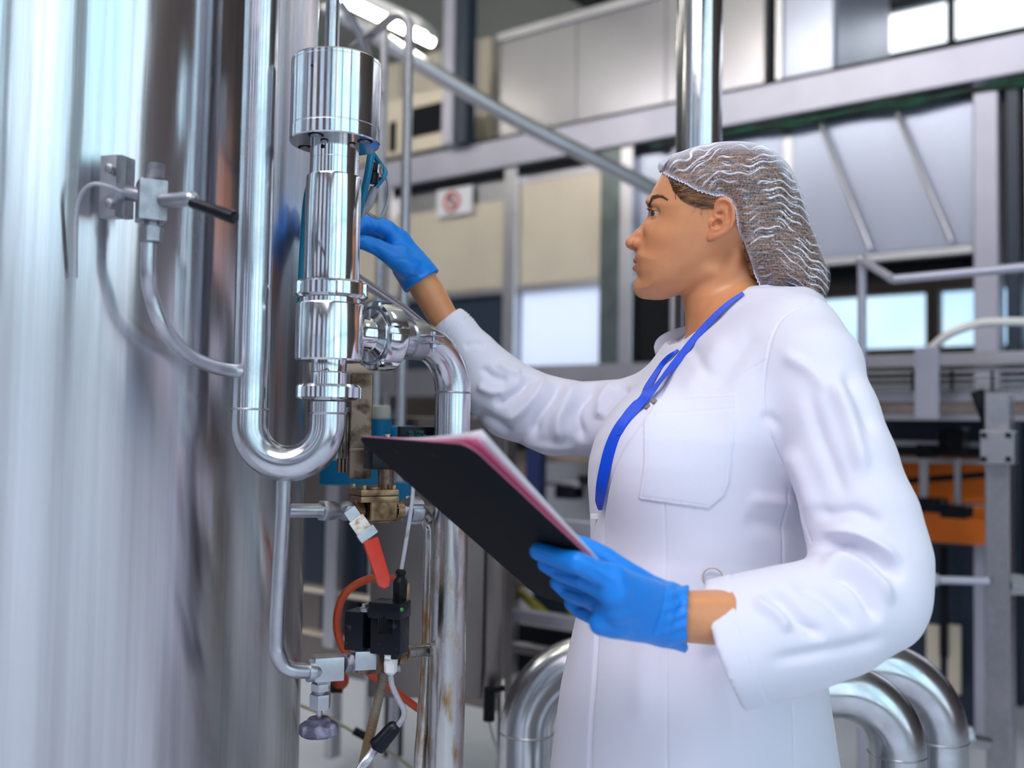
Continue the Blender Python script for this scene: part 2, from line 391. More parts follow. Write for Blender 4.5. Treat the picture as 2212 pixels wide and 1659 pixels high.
# --- ceiling lamp at top left and others over the hall
M['lamp'] = mat('lit_tube_lamp', (1.0, .93, .80), .4, emit=14)
M['lampb'] = mat('lamp_housing', (.6, .6, .6), .5)
def lamp(pc, dirv, L, label, group=None):
    o = thing('ceiling_lamp', pc, label, 'lamp', group); d = np.array(dirv)/np.linalg.norm(dirv); w = np.cross(d, [0, 0, 1.])
    MB().box(pc+np.array([0, 0, .05]), (L, .22, .06), [d, w, [0, 0, 1]]).build('housing', 'lampb', o, bevel=.01, seg=1)
    for k in (-.05, .05): MB().tube([pc+w*k-d*L*.48, pc+w*k+d*L*.48], .022, 12).build('tube_light', 'lamp', o)
    MB().tube([pc+np.array([0, 0, .08]), np.array([pc[0], pc[1], ZC])], .008, 8).build('hanger', 'lampb', o)
    return o
lc = P(812, 32, 5.2)
lamp(lc, P(850, 50, 5.15)-P(770, 12, 5.25), .75, 'lit tube lamp hanging near the top of the tall tank')
for t, s_, lab in ((-3, 3.2, 'between the tank and the left wall, row nearer the machine'), (1, 3.2, 'over the aisle before the machine line, middle of its row'), (4.5, 3.0, 'over the end of the row by the right windows, nearer the machine'),
                   (-3, 7.2, 'nearest the left wall in the row by the front windows'), (1, 7.2, 'in the middle of the row by the front windows'), (4.5, 7.2, 'in the corner between front and right windows')):
    lamp(H(t, s_, 4.6), HU, 1.5, 'tube lamp hung '+lab, 'hall ceiling lamps')
_al = area('added_key', H(3.4, 6.6, 4.5), (0, 0, 0), 3.6, 2.4, 125, (.92, .88, 1.0))  # added key light for the coat and face, no lamp behind it
_al.rotation_euler = (Vector((.2, 1.4, 1.2))-_al.location).to_track_quat('-Z', 'Y').to_euler()
_a2 = area('machine_fill', H(.2, 4.6, 4.7), (0, 0, 0), 5.0, .8, 62, (1.0, .95, .93))  # added fill to brighten the machine panels
_a2.rotation_euler = (Vector(H(-.4, 0, 2.0))-_a2.location).to_track_quat('-Z', 'Y').to_euler()
_a3 = area('ceiling_fill', H(.2, 2.6, 4.0), (PI, 0, HROT), 6.0, 2.0, 40, (1.0, .97, .88))  # added fill aimed upwards to brighten the ceiling
# --- diagonal handrail pipe crossing
dr = MB(); q = [P(700, 20, 5.0), P(760, 48, 5.0), P(1080, 240, 5.2), P(1380, 392, 5.4), P(1440, 430, 5.45)]
dr.tube(bez(q, 40), .042, 16)
props(dr.build('overhead_pipe', 'far_steel'), 'long steel pipe slanting down across the machine to the right', 'pipe')
# --- thin hanging pipes behind the raised hand
def vcol(px, py, d): p = P(px, py, d); return np.array([p[0], p[1]])
c = vcol(879, 300, 3.0); z1 = zat(c, 42)
p0 = np.array([*c, 0.0]); p1 = np.array([*c, z1-.03])
ax = P(925, 46, 3.05) - P(885, 40, 3.0); ax /= np.linalg.norm(ax)
hp = MB().tube([p0, p1] + arc(p1+ax*.03*0+ np.array([-.05, 0.02, 0]), p1, p1+np.array([-.05, .02, .05]), 8)[1:] + [p1+np.array([-.22, .30, .05])], .0155, 16)
o = props(hp.build('standpipe', 'satin'), 'slim steel standpipe with a bend at its top, right of the raised glove', 'pipe')
c = vcol(826, 300, 3.4); hp = MB().tube([np.array([*c, 0]), np.array([*c, zat(c, 60)])], .014, 14)
props(hp.build('standpipe', 'satin'), 'slimmer steel standpipe passing just behind the raised glove', 'pipe')
cr = MB().tube(bez([P(735, 5, 3.1), P(770, 60, 3.15), P(790, 110, 3.2), P(815, 200, 3.4)], 20), .013, 12)
props(cr.build('bent_conduit', 'satin'), 'short bent conduit under the lit lamp beside the tank', 'pipe')
# --- sight pipe (tall steel pipe behind the head)
c = vcol(1510, 200, 2.25); r = 49*2.25/FPX
sp = thing('tall_pipe', (c[0], c[1], 0), 'tall polished vertical pipe directly behind the head of the woman', 'pipe')
MB().lathe([*c, 0], (0, 0, 1), [(0, r), (4.99, r)], 40).build('pipe_body', 'chrome', sp)
MB().lathe([*c, 0], (0, 0, 1), [(0, r*1.7), (.012, r*1.7), (.012, r)], 40).build('base_flange', 'satin', sp)

# --- conveyor on the right
cv = thing('bottle_conveyor', onplane(2050, 850, 1.5)*np.array([1, 1, 0]), 'stainless bottle conveyor with guide rails right of the near shoulder', 'conveyor')
def hb(px0, px1, py0, py1, s, m, nm, par, th=.05, bevel=.003): return slab(nm, m, s, px0, px1, py0, py1, th, par, bevel=bevel)
hb(1700, 2400, 762, 790, 1.2, 'far_steel', 'side_plate', cv, .4)
for yy in (800, 815, 828): hb(1700, 2400, yy, yy+6, 1.5, 'satin', 'guide_rail', cv, .02, .002)
hb(1700, 2400, 838, 868, 1.45, 'far_steel', 'side_plate', cv, .5)
hb(1700, 2400, 868, 893, 1.44, 'tan', 'chain_guard', cv, .45)
hb(1700, 2400, 893, 908, 1.44, 'far_steel', 'lower_rail', cv, .05)
for px in (1968, 2052, 2140):
    hb(px, px+4, 800, 845, 1.52, 'dark', 'rail_bracket', cv, .02, .001)
hb(1975, 2026, 750, 905, 1.60, 'beam', 'upright_plate', cv, .03)
hb(1700, 1730, 905, 1500, 1.55, 'far_steel', 'leg', cv, .05)
hb(2128, 2182, 850, 1720, 1.9, 'satin', 'leg', cv, .08)
hb(2116, 2190, 930, 1002, 1.98, 'far_steel', 'clamp_plate', cv, .06)
MB().tube([onplane(2110, 845, 1.8), onplane(2140, 925, 1.8)], .02, 8).build('brace', 'dark', cv)
for px, py in ((2125, 940), (2178, 940), (2125, 992), (2178, 992)):
    p = onplane(px, py, 1.985); MB().lathe(p, HN, [(0, .008), (.006, .008)], 6).build('bolt', 'dark', cv, smooth=False)
hr = thing('guard_rail', onplane(1862, 800, 2.0)*np.array([1, 1, 0]), 'pale tubular guard rail bent over the conveyor at right', 'rail')
c0 = P(1862, 760, 3.2); ct = P(1862, 562, 3.2)
bottom = np.array([c0[0], c0[1], 0.0])
MB().tube([bottom, ct], .014, 14).build('upright', 'beam', hr)
MB().tube([ct, P(1930, 604, 2.95)], .013, 14).build('cross_bar', 'beam', hr)
MB().tube([P(1930, 604, 2.95), P(2290, 570, 2.75)], .0135, 14).build('top_bar', 'beam', hr)
MB().sphere(ct, .017).build('corner_joint', 'satin', hr)
tb = MB().tube(bez([P(2012, 752, 3.4), P(2050, 722, 3.35), P(2110, 700, 3.3), P(2170, 695, 3.25), P(2290, 697, 3.2)], 40), .0145, 14)
props(tb.build('white_tube', 'white_plastic'), 'curved white plastic tube rising from the conveyor plate', 'tube')
# --- orange guarded unit
og = thing('palletiser_unit', onplane(2040, 1100, .8)*np.array([1, 1, 0]), 'orange backed gripper unit under the conveyor at the far right', 'machine')
hb(1900, 2132, 985, 1170, .9, 'orange', 'orange_backboard', og, .03)
hb(1850, 2135, 905, 985, .85, 'dark_blue', 'dark_header', og, .05)
for y0, y1, m in ((952, 964, 'far_steel'), (988, 1000, 'far_steel'), (1082, 1088, 'satin')): hb(1880, 2132, y0, y1, 1.0, m, 'cross_rail', og, .03)
hb(1985, 2003, 965, 1078, 1.15, 'far_steel', 'cylinder_rod', og, .03); hb(2060, 2074, 990, 1095, 1.1, 'far_steel', 'cylinder_rod', og, .03)
hb(1974, 2032, 1076, 1107, 1.22, 'black', 'gripper_pad', og, .12); hb(2030, 2086, 1092, 1120, 1.2, 'black', 'gripper_pad', og, .12)
hb(2026, 2080, 925, 980, 1.1, 'black', 'drive_block', og, .12); hb(1978, 2014, 960, 990, 1.2, 'black', 'clamp_block', og, .08)
MB().tube(bez([P(1998, 905, 4.2), P(2008, 935, 4.15), P(2002, 965, 4.15), P(1996, 980, 4.1)], 20), .009, 8).build('air_hose', 'blue_plastic', og)
MB().tube([onplane(1900, 1044, 1.05), onplane(2140, 1024, 1.05)], .012, 8).build('cable', 'dark', og)
# --- lower frame with glass behind the elbow
lf = thing('lower_guard', onplane(2060, 1300, .7)*np.array([1, 1, 0]), 'smoked glass lower guard beneath the orange backboard', 'guard')
hb(1880, 2132, 1170, 1640, .6, 'dark_blue', 'glass_panel', lf, .02)
hb(1940, 1975, 1180, 1290, .7, 'far_steel', 'inner_plate', lf, .02); hb(2030, 2046, 1180, 1420, .72, 'dark', 'inner_bar', lf, .02)
hb(2000, 2030, 1350, 1500, .7, 'cream', 'inner_plate', lf, .02); hb(2046, 2075, 1350, 1500, .7, 'cream', 'inner_plate', lf, .02)
hb(2104, 2128, 1170, 1700, .8, 'beam', 'frame_bar', lf, .03)
_dp = proj(onplane(2150, 1256, 1.9))[2]; rd = MB().tube([P(2012, 1252, _dp), P(2135, 1256, _dp)], .0115, 14); rd.sphere(P(2016, 1252, _dp), .02)
props(rd.build('push_rod', 'beam'), 'short pale rod with a ball end sticking out behind the near elbow', 'rod')
for (px, py, d, lab) in ((2184, 1262, _dp, 'short bright pipe stub beside the steel post under the clamp plate'), (2070, 1590, 2.6, 'bright pipe fitting low beside the rear bent pipe')):
    q = P(px, py, d); mb = MB().tube([q, P(px+60, py+12, d+.1)], .018, 14); mb.lathe(q, (1, 0, 0), [(-.01, .032), (.03, .032)], 6)
    props(mb.build('pipe_fitting', 'satin'), lab, 'pipe fitting')
# --- things seen between the clipboard and the coat
def thg(px, py, s, name, label, cat): return thing(name, onplane(px, py, s)*np.array([1, 1, 0]), label, cat)
mm = thg(1200, 1000, .9, 'filler_unit', 'grey and black filling unit seen between the clipboard and the coat', 'machine')
hb(1000, 1330, 940, 975, .8, 'dark', 'dark_opening', mm, .05); hb(1170, 1300, 980, 1200, .8, 'far_steel', 'grey_housing', mm, .3)
hb(1165, 1290, 985, 1000, 1.0, 'tan', 'shelf', mm, .1); hb(1165, 1250, 1040, 1050, 1.0, 'far_steel', 'shelf', mm, .1)
hb(1248, 1300, 1028, 1048, .98, 'dark', 'dark_strip', mm, .05); hb(1198, 1238, 1044, 1078, 1.0, 'black', 'black_block', mm, .1)
hb(1135, 1165, 968, 1110, 1.1, 'blue_post', 'blue_upright', mm, .06)
hb(1050, 1135, 955, 1160, .7, 'tan', 'brown_panel', mm, .03); hb(1085, 1105, 960, 1100, .9, 'far_steel', 'upright', mm, .04)
fr2 = thg(1180, 1240, 2.4, 'low_frame', 'low steel frame with yellow braces left of the gloved hand with the clipboard', 'frame')
for y0, y1, m in ((1120, 1150, 'beam'), (1228, 1246, 'far_steel'), (1262, 1274, 'tan'), (1325, 1352, 'beam'), (1400, 1420, 'far_steel'), (1470, 1484, 'far_steel')):
    hb(1040, 1300, y0, y1, 2.4, m, 'rail', fr2, .04)
hb(1092, 1106, 1150, 1560, 2.35, 'far_steel', 'upright', fr2, .04)
for a, b in (((1105, 1262), (1185, 1335)), ((1218, 1262), (1240, 1330))): MB().tube([onplane(*a, 2.3), onplane(*b, 2.3)], .016, 10).build('yellow_brace', 'yellow', fr2)
hb(1150, 1330, 1270, 1330, 2.2, 'dark_blue', 'dark_backing', fr2, .03); hb(1040, 1330, 1360, 1480, 2.15, 'dark', 'dark_backing', fr2, .03)
for i in range(6): hb(1020+i*22, 1034+i*22, 878+5*(i % 2), 905, .9, ('far_steel', 'dark', 'beam')[i % 3], 'small_fitting', mm, .05)
# machinery seen through the left pipes
lm = thg(800, 1150, 2.6, 'rear_cabinet', 'dim steel cabinet with dark windows behind the red lever', 'cabinet')
hb(640, 1090, 900, 1490, 2.6, 'cab', 'cabinet_wall', lm, .05); hb(700, 716, 1490, 1640, 2.6, 'far_steel', 'leg', lm, .05); hb(828, 850, 1490, 1640, 2.6, 'dark', 'leg', lm, .05); lm.location = lm.location
for x0, x1, y0, y1 in ((655, 700, 1110, 1260), (738, 790, 1080, 1290), (690, 770, 1290, 1380), (800, 870, 900, 960)): hb(x0, x1, y0, y1, 2.64, 'dark_blue', 'dark_window', lm, .02)
hb(640, 900, 1385, 1392, 2.7, 'cream', 'ledge', lm, .05); hb(640, 900, 1288, 1296, 2.7, 'cream', 'ledge', lm, .05); hb(700, 725, 1030, 1400, 2.72, 'far_steel', 'upright', lm, .04)
# ================================================================ tall tank
def v2(px, py, d): p = P(px, py, d); return np.array([p[0], p[1], 0.0])
def at_z(c, py): return np.array([c[0], c[1], zat(c, py)])
TR = 0.50
_d = ray(663, 1000); _d = _d[:2]/np.linalg.norm(_d[:2]); _n = np.array([-_d[1], _d[0]])
if _n[0] > 0: _n = -_n
TC = _d*1.70 + _n*TR
def steel_tank():
    """polished sheet brushed round the shell: reflections run out into vertical bands"""
    m, t, b = nt('brushed_tank_steel'); N = t.nodes; L = t.links
    b.inputs['Metallic'].default_value = 1; b.inputs['Roughness'].default_value = .20
    b.inputs['Anisotropic'].default_value = .97; b.inputs['Anisotropic Rotation'].default_value = .25
    tg = N.new('ShaderNodeTangent'); tg.direction_type = 'RADIAL'; tg.axis = 'Z'; L.new(tg.outputs[0], b.inputs['Tangent'])
    tc = N.new('ShaderNodeTexCoord'); mp = N.new('ShaderNodeMapping'); mp.inputs['Scale'].default_value = (1, 1, .01)
    L.new(tc.outputs['Object'], mp.inputs[0])
    n = N.new('ShaderNodeTexNoise'); n.inputs['Scale'].default_value = 26; n.inputs['Detail'].default_value = 7; n.inputs['Roughness'].default_value = .65
    L.new(mp.outputs[0], n.inputs[0])
    n2 = N.new('ShaderNodeTexNoise'); n2.inputs['Scale'].default_value = 5; n2.inputs['Detail'].default_value = 3
    mp2 = N.new('ShaderNodeMapping'); mp2.inputs['Scale'].default_value = (2, 2, .30); L.new(tc.outputs['Object'], mp2.inputs[0]); L.new(mp2.outputs[0], n2.inputs[0])
    b1 = N.new('ShaderNodeBump'); b1.inputs['Strength'].default_value = .03; b1.inputs['Distance'].default_value = .004; L.new(n.outputs[0], b1.inputs['Height'])
    b2 = N.new('ShaderNodeBump'); b2.inputs['Strength'].default_value = .055; b2.inputs['Distance'].default_value = .02; L.new(n2.outputs[0], b2.inputs['Height'])
    L.new(b1.outputs[0], b2.inputs['Normal']); L.new(b2.outputs[0], b.inputs['Normal'])
    r = N.new('ShaderNodeValToRGB'); r.color_ramp.elements[0].color = (.56, .55, .57, 1); r.color_ramp.elements[1].color = (.76, .76, .79, 1)
    r.color_ramp.elements[0].position = .35; r.color_ramp.elements[1].position = .6
    L.new(n.outputs[0], r.inputs[0]); L.new(r.outputs[0], b.inputs['Base Color'])
    return m
M['tank'] = steel_tank()
tk = thing('process_tank', (TC[0], TC[1], 0), 'huge upright polished stainless tank filling the left of the picture', 'tank')
o3 = [TC[0], TC[1], 0]
MB().lathe(o3, (0, 0, 1), [(.25, .05), (.30, TR-.06), (.36, TR), (3.9, TR), (3.98, TR-.06), (4.1, .05)], 160).build('shell', 'tank', tk, angle=50)
MB().lathe(o3, (0, 0, 1), [(0, TR-.04), (.28, TR-.04)], 64).build('skirt', 'satin', tk)
# ---------------------------------------------------------------- left riser with U bend
D1 = 1.30; K = D1/FPX
rp = .0232
cl_ = v2(540, 885, D1); cv_ = v2(709, 865, D1)         # axes of the two vertical runs
zb = zat((cl_+cv_)/2, 917)
mid = (cl_+cv_)/2; hd = (cv_-cl_)/2; R = np.linalg.norm(hd)
ri = thing('riser_pipe', (cl_[0], cl_[1], 0), 'polished riser pipe in front of the tank ending in a U bend under the valve', 'pipe')
ub = [mid - hd*math.cos(a) + np.array([0, 0, zb - R*math.sin(a)]) for a in np.linspace(0, PI, 28)]
mb = MB().tube([cl_+[0, 0, 4.98], cl_+[0, 0, 2.0], cl_+[0, 0, zb]], rp, 40)
mb.build('straight_run', 'pipe', ri)
MB().tube([cl_+[0, 0, zb+.004]]+ub+[at_z(cv_, 868)], rp*1.005, 40).build('u_bend', 'pipe', ri)
for c, py in ((cl_, 884), (cv_, 893)):
    z = zat(c, py); MB().lathe([c[0], c[1], z], (0, 0, 1), [(-.0016, rp), (0, rp+.0010), (.0016, rp)], 40, caps=False).build('weld_seam', 'satin', ri)
# drop leg from the U bend
dl = [P(614, 1030, D1), P(612, 1100, D1), P(604, 1240, D1), P(597, 1375, D1), P(600, 1412, D1), P(612, 1436, D1+.005), P(634, 1447, D1+.01), P(668, 1449, D1+.02)]
dlo = thing('drain_line', (dl[0][0], dl[0][1], dl[0][2]), 'thin steel line dropping from the U bend and turning to the needle valve', 'pipe')
MB().tube([dl[0]]+bez(dl[1:], 60), .0104, 28).build('tube', 'satin', dlo)
br0 = P(622, 1103, D1); br1 = P(694, 1103, D1+.03)
MB().tube([br0, br1], .0092, 24).build('branch_tube', 'satin', dlo)
for q in ((607, 1168), (648, 1103), (597, 1385)):
    pass
# ---------------------------------------------------------------- the angle valve with its actuator
vx = cv_
def zz(py): return zat(vx, py)
vv = thing('pneumatic_valve', (vx[0], vx[1], zz(864)), 'tall polished pneumatic valve with a round actuator can on top', 'valve')
def ring(prof, m, name, par=vv, n=64, bevel=0.0, facets=None, angle=30):
    """prof: list of (row, radius in px)"""
    return MB().lathe([vx[0], vx[1], 0], (0, 0, 1), [(zz(y), r*K) for y, r in prof], n, facets=facets).build(name, m, par, bevel=bevel, angle=angle)
vx = v2(726, 125, D1)*0 + cv_
can = ring([(312, 20), (312, 96), (309.5, 98), (284, 98), (283, 96.6), (281.5, 96.6), (280.5, 97.5), (147, 97.5), (146.5, 96.3), (145, 96.3), (144.5, 97.5), (139, 97.5), (135, 94), (135, 10)], 'chrome', 'actuator_can')
for a in (-1.95, -.38, 1.19, -3.52):
    c = np.array([vx[0], vx[1], zz(312)]) + np.array([math.cos(a), math.sin(a), 0])*75*K
    MB().lathe(c, (0, 0, 1), [(-.0006, .010), (.0, .0100), (0, .0095)], 24).build('bolt_recess', 'dark', vv)
for a in (-1.95, -.38, 1.19, -3.52):
    c = np.array([vx[0], vx[1], zz(312)]) + np.array([math.cos(a), math.sin(a), 0])*75*K
    MB().lathe(c, (0, 0, 1), [(-.0016, .0045), (-.0016, .007), (0, .007)], 20).build('socket_screw', 'satin', vv)
def dot(px, py, rad, r):
    t = -ray(px, py); t = t[:2]/np.linalg.norm(t[:2]); p = P(px, py, D1)
    # point of the cylinder seen at this pixel
    w = ray(px, py); ww = w[:2]; oc = -vx[:2]; A_ = ww@ww; B_ = oc@ww; C_ = oc@oc-rad*rad; k = (-B_-math.sqrt(max(0, B_*B_-A_*C_)))/A_
    q = C0+w*k; nn = np.array([q[0]-vx[0], q[1]-vx[1], 0]); nn /= np.linalg.norm(nn)
    return MB().lathe(q-nn*.004, nn, [(0, r), (.0045, r)], 18).build('vent_hole', 'dark', vv)
dot(674, 141, 97.5*K, .0019); dot(697, 316, 53*K, .0028)
ring([(384, 53), (350, 53), (349.5, 52.2), (348, 52.2), (347.5, 53), (305, 53)], 'chrome', 'yoke')
ring([(612, 58), (606, 59.5), (388, 59.5), (384, 58.5), (384, 50)], 'chrome', 'yoke_sleeve')
def slots(k, w, depth, rot):
    def f(h, r, a):
        b = ((a+rot) % (2*PI/k))/(2*PI/k)
        return r-depth if b < w else r
    return f
ring([(647, 62), (646, 74), (641, 80.5), (616, 80.5), (611, 76), (611, 60)], 'chrome', 'ring_nut', n=160, facets=lambda h, r, a: slots(6, .16, 7*K if r > 70*K else 0, .9)(h, r, a))
ring([(660, 66), (647, 66)], 'chrome', 'neck'); 
body = ring([(781, 30), (781, 71), (777, 73.5), (662, 74), (658, 72), (658, 60)], 'chrome', 'valve_body')
ring([(834, 38.5), (806, 38.5), (805, 39.6), (803, 38.5), (781, 38.5)], 'chrome', 'lower_stub')
ring([(866, 40), (864, 60), (859, 69.5), (837, 69.5), (831, 64), (830, 40)], 'chrome', 'ring_nut', n=160, facets=lambda h, r, a: slots(5, .18, 6*K if r > 60*K else 0, .35)(h, r, a))
# engraved ring mark on the body
th = [P(664, 731, 1.0)] 
# ---------------------------------------------------------------- side outlet, union, clamp, elbow, down pipe
D2 = 1.45; cd = v2(978, 868, D2); AX = cd-vx; Ld = np.linalg.norm(AX); AX /= Ld
zo = zz(716); o_ = np.array([vx[0], vx[1], zo])
RB_ = .072; r2 = .0262
out = thing('outlet_line', (cd[0], cd[1], 0), 'polished outlet pipe leaving the valve through a union and bending down to the floor', 'pipe')
def lat(prof, m, name, par, n=64, facets=None, bevel=0): return MB().lathe(o_, AX, prof, n, facets=facets).build(name, m, par, bevel=bevel)
lat([(.035, .0215), (.056, .0215), (.060, .024), (.0625, .030), (.064, .036), (.068, .0375), (.074, .0375), (.074, .030)], 'chrome', 'union_liner', out)
lat([(.069, .0385), (.066, .0405), (.067, .0455), (.072, .0475), (.094, .0475), (.098, .044), (.098, .028)], 'chrome', 'union_nut', out, n=160, facets=lambda h, r, a: slots(6, .16, .0035 if r > .044 else 0, .2)(h, r, a))
st = Ld-RB_
pe = o_+AX*Ld
el = arc(o_+AX*st-np.array([0, 0, RB_]), o_+AX*st, pe-np.array([0, 0, RB_]), 22)
MB().tube([o_+AX*.09]+el+[pe-np.array([0, 0, RB_+.004])], r2, 40).build('elbow', 'pipe', out)
zw = pe[2]-RB_
zmid = zat(cd, 1120)
MB().tube([[cd[0], cd[1], zw], [cd[0], cd[1], zmid]], r2, 40).build('down_pipe', 'pipe', out)
MB().tube([[cd[0], cd[1], zmid], [cd[0], cd[1], 0]], r2, 40).build('stained_down_pipe', 'dirty', out)['label'] = 'lower run with brown rust streaks'
MB().lathe([cd[0], cd[1], zw], (0, 0, 1), [(-.0016, r2), (0, r2+.0011), (.0016, r2)], 40, caps=False).build('weld_seam', 'satin', out)
# pipe clamp round the outlet
clp = thing('pipe_clamp', o_+AX*(st-.004)-np.array([0, 0, r2]), 'steel band clamp with a bolt gripping the elbow of the outlet pipe', 'clamp')
lat([(st-.016, r2+.0005), (st-.016, r2+.0028), (st+.008, r2+.0028), (st+.008, r2+.0005)], 'satin', 'band', clp, bevel=.0006)
hz = np.cross(AX, [0, 0, 1.]);
if hz[1] > 0: hz = -hz
for k, dz in ((0, .005), (1, -.005)):
    c = o_+AX*(st-.002)+hz*(r2+.013)+np.array([0, 0, dz-.002])
    MB().box(c, (.026, .024, .0022), [AX, hz, [0, 0, 1]]).build('ear', 'satin', clp, bevel=.0006)
c = o_+AX*(st-.002)+hz*(r2+.016)
MB().lathe(c, (0, 0, 1), [(-.020, .0022), (.006, .0022)], 12).build('bolt', 'satin', clp)
MB().lathe(c, (0, 0, 1), [(-.014, .0056), (-.0075, .0056)], 6).build('nut', 'satin', clp, bevel=.0004); MB().lathe(c, (0, 0, 1), [(.0045, .0035), (.0085, .0035)], 12).build('bolt_head', 'satin', clp)
tt = MB().tube([P(770, 600, 1.44), P(872, 668, 1.53), P(905, 695, 1.56), P(985, 770, 1.60), P(1003, 830, 1.62), P(1000, 1050, 1.62)], .0075, 16)
props(tt.build('slanting_tube', 'satin'), 'thin steel tube slanting down behind the valve union', 'tube')
# copper tinted pipe right of the tank top
c = v2(718, 40, 1.75); props(MB().tube([at_z(c, 560), c+[0, 0, 4.99]], .0125, 20).build('vertical_pipe', 'pipe'), 'narrow vertical pipe rising behind the round actuator can', 'pipe')

# ---------------------------------------------------------------- screen-side helpers for the small fittings
def axes(yaw=0.0, roll=0.0, pitch=0.0):
    r_ = np.array([math.cos(yaw), math.sin(yaw), 0]); f = np.array([-math.sin(yaw), math.cos(yaw), 0]); u = np.array([0, 0, 1.])
    if roll: r_, u = r_*math.cos(roll)-u*math.sin(roll), r_*math.sin(roll)+u*math.cos(roll)
    if pitch: u, f = u*math.cos(pitch)-f*math.sin(pitch), u*math.sin(pitch)+f*math.cos(pitch)
    return [r_, f, u]
def bxp(px, py, d, w, dep, h, yaw=0.0, mb=None, roll=0.0):
    """box centred on a pixel at depth d; w, h in px at that depth, dep in px"""
    k = d/FPX; return (mb or MB()).box(P(px, py, d), (w*k, dep*k, h*k), axes(yaw, roll))
def cyl(a, b, r, n=24, mb=None, r1=None): return (mb or MB()).tube([a, b], [r, r1 if r1 else r], n)
# ---------------------------------------------------------------- sample valve on the tank
DS = 1.17; ks = DS/FPX
sv = thing('sample_valve', P(325, 470, DS), 'steel sampling valve with a black lever grip bolted to the tank', 'valve')
bxp(243, 405, DS-.01, 44, 30, 135, -.35).build('mount_plate', 'satin', sv, bevel=.0015)
bxp(266, 405, DS+.005, 22, 46, 132, -.35).build('mount_block', 'cast', sv, bevel=.0015)
for py in (364, 440):
    q = P(236, py, DS-.026); n_ = np.array(axes(-.35)[1]); MB().lathe(q+n_*.004, -n_, [(0, .0055), (.006, .0055), (.007, .004)], 20).build('bolt', 'cast', sv)
cyl(P(272, 415, DS), P(312, 425, DS-.01), 16*ks).build('stub', 'satin', sv)
bxp(327, 436, DS-.01, 58, 60, 88, .5).build('cross_block', 'cast', sv, bevel=.002)
q0 = P(335, 392, DS-.01); 
MB().lathe(q0, (0, 0, 1), [(0, 15*ks)]+[(.002+.001*i, (21 if i % 2 else 19.5)*ks) for i in range(18)]+[(.0205, 15*ks)], 32).build('threaded_stub', 'cast', sv)
MB().lathe(P(328, 480, DS-.01), (0, 0, -1), [(0, 16*ks), (.006, 16*ks), (.006, 25*ks), (.023, 25*ks), (.025, 18*ks)], 6, facets=None).build('union_hex', 'cast', sv, bevel=.001)
MB().tube([P(352, 432, DS-.02), P(372, 432, DS-.03), P(412, 430, DS-.055)], [13*ks, 15*ks, 15*ks], 24).build('stem', 'satin', sv)
MB().sphere(P(413, 430, DS-.055), 16*ks).build('stem_end', 'satin', sv)
MB().tube([P(414, 438, DS-.06), P(506, 470, DS-.09)], [11*ks, 13.5*ks], 24).build('lever_grip', 'black', sv, bevel=.0015)
sl = MB().tube([P(322, 520, DS-.01)]+bez([P(322, 528, DS-.01), P(321, 590, DS-.01), P(328, 640, DS), P(352, 705, DS+.01), P(400, 762, DS+.045), P(455, 790, DS+.08), P(500, 800, DS+.11), P(532, 803, D1-.01)], 60), 16.5*ks, 28)
props(sl.build('sample_line', 'satin'), 'curved steel sample line running from the sampling valve to the riser pipe', 'pipe')
cb_ = MB().tube(bez([P(262, 415, DS-.03), P(232, 402, DS-.04), P(200, 398, DS-.04), P(176, 420, DS-.03), P(165, 470, DS-.02), P(163, 600, DS-.01)], 40), 4.5*ks, 12)
props(cb_.build('sensor_cable', 'grey_cable'), 'thin cable looping out of the mounting plate on the tank', 'cable')

# ---------------------------------------------------------------- upper branch: ball valve, brass solenoid body, union
DA, DB = D1+.03, 1.42
def on(f, y=1103): return P(694+(892-694)*f, y, DA+(DB-DA)*f)
bd = on(1)-on(0); Lb = np.linalg.norm(bd); bd /= Lb
def along(f0, f1, r0, r1=None, n=32, y=1103, mb=None): return cyl(on(f0, y), on(f1, y), r0, n, mb, r1)
KB = 1.35/FPX
bv = thing('ball_valve', on(.1, 1120), 'small steel ball valve with a long red lever grip', 'valve')
along(.0, .06, 24*KB, n=6).build('hex_nut', 'satin', bv, bevel=.001)
mb = MB().lathe(on(.05), bd, [(0, .010), (.002, .0135), (.012, .0125), (.016, .0105), (.022, .0105), (.028, .0135), (.036, .0135), (.040, .010)], 32); mb.build('valve_body', 'cast', bv)
pv = P(757, 1104, 1.315); fn = np.array(axes(.35)[1])
cyl(on(.24), pv, .006).build('spindle', 'satin', bv)
MB().lathe(pv, -fn, [(-.004, .0085), (0, .0085), (.002, .0075)], 6).build('spindle_nut', 'satin', bv, bevel=.0006)
MB().lathe(pv, -fn, [(.0, .0048), (.006, .0048), (.0065, .003)], 16).build('stud', 'satin', bv)
lv = thing('_', (0, 0, 0), '', '') ; bpy.data.objects.remove(lv)
ax_ = P(800, 1165, 1.30)-P(757, 1104, 1.30); Lp = np.linalg.norm(ax_); ax_ /= Lp; sd_ = np.cross(ax_, fn)
MB().box((P(757, 1104, 1.305)+P(780, 1137, 1.30))/2, (.030, .017, .0018), [ax_, sd_, fn]).build('lever_plate', 'satin', bv, bevel=.0005)
MB().box(P(783, 1141, 1.298), (.031, .022, .003), [ax_, sd_, fn]).build('lever_cap', 'rusty_cap', bv, bevel=.001)
MB().box(P(793, 1153, 1.295), (.012, .026, .006), [ax_, sd_, fn]).build('lever_collar', 'satin', bv, bevel=.001)
hx = P(831, 1262, 1.285)-P(800, 1166, 1.295); Lh = np.linalg.norm(hx); hx /= Lh; hs = np.cross(hx, fn)
gp = [(-Lh*.02, -.0105), (-Lh*.02, .0105), (Lh*.9, .0092), (Lh*1.06, .004), (Lh*1.08, -.003), (Lh*.98, -.0092)]
g0 = P(800, 1166, 1.295)
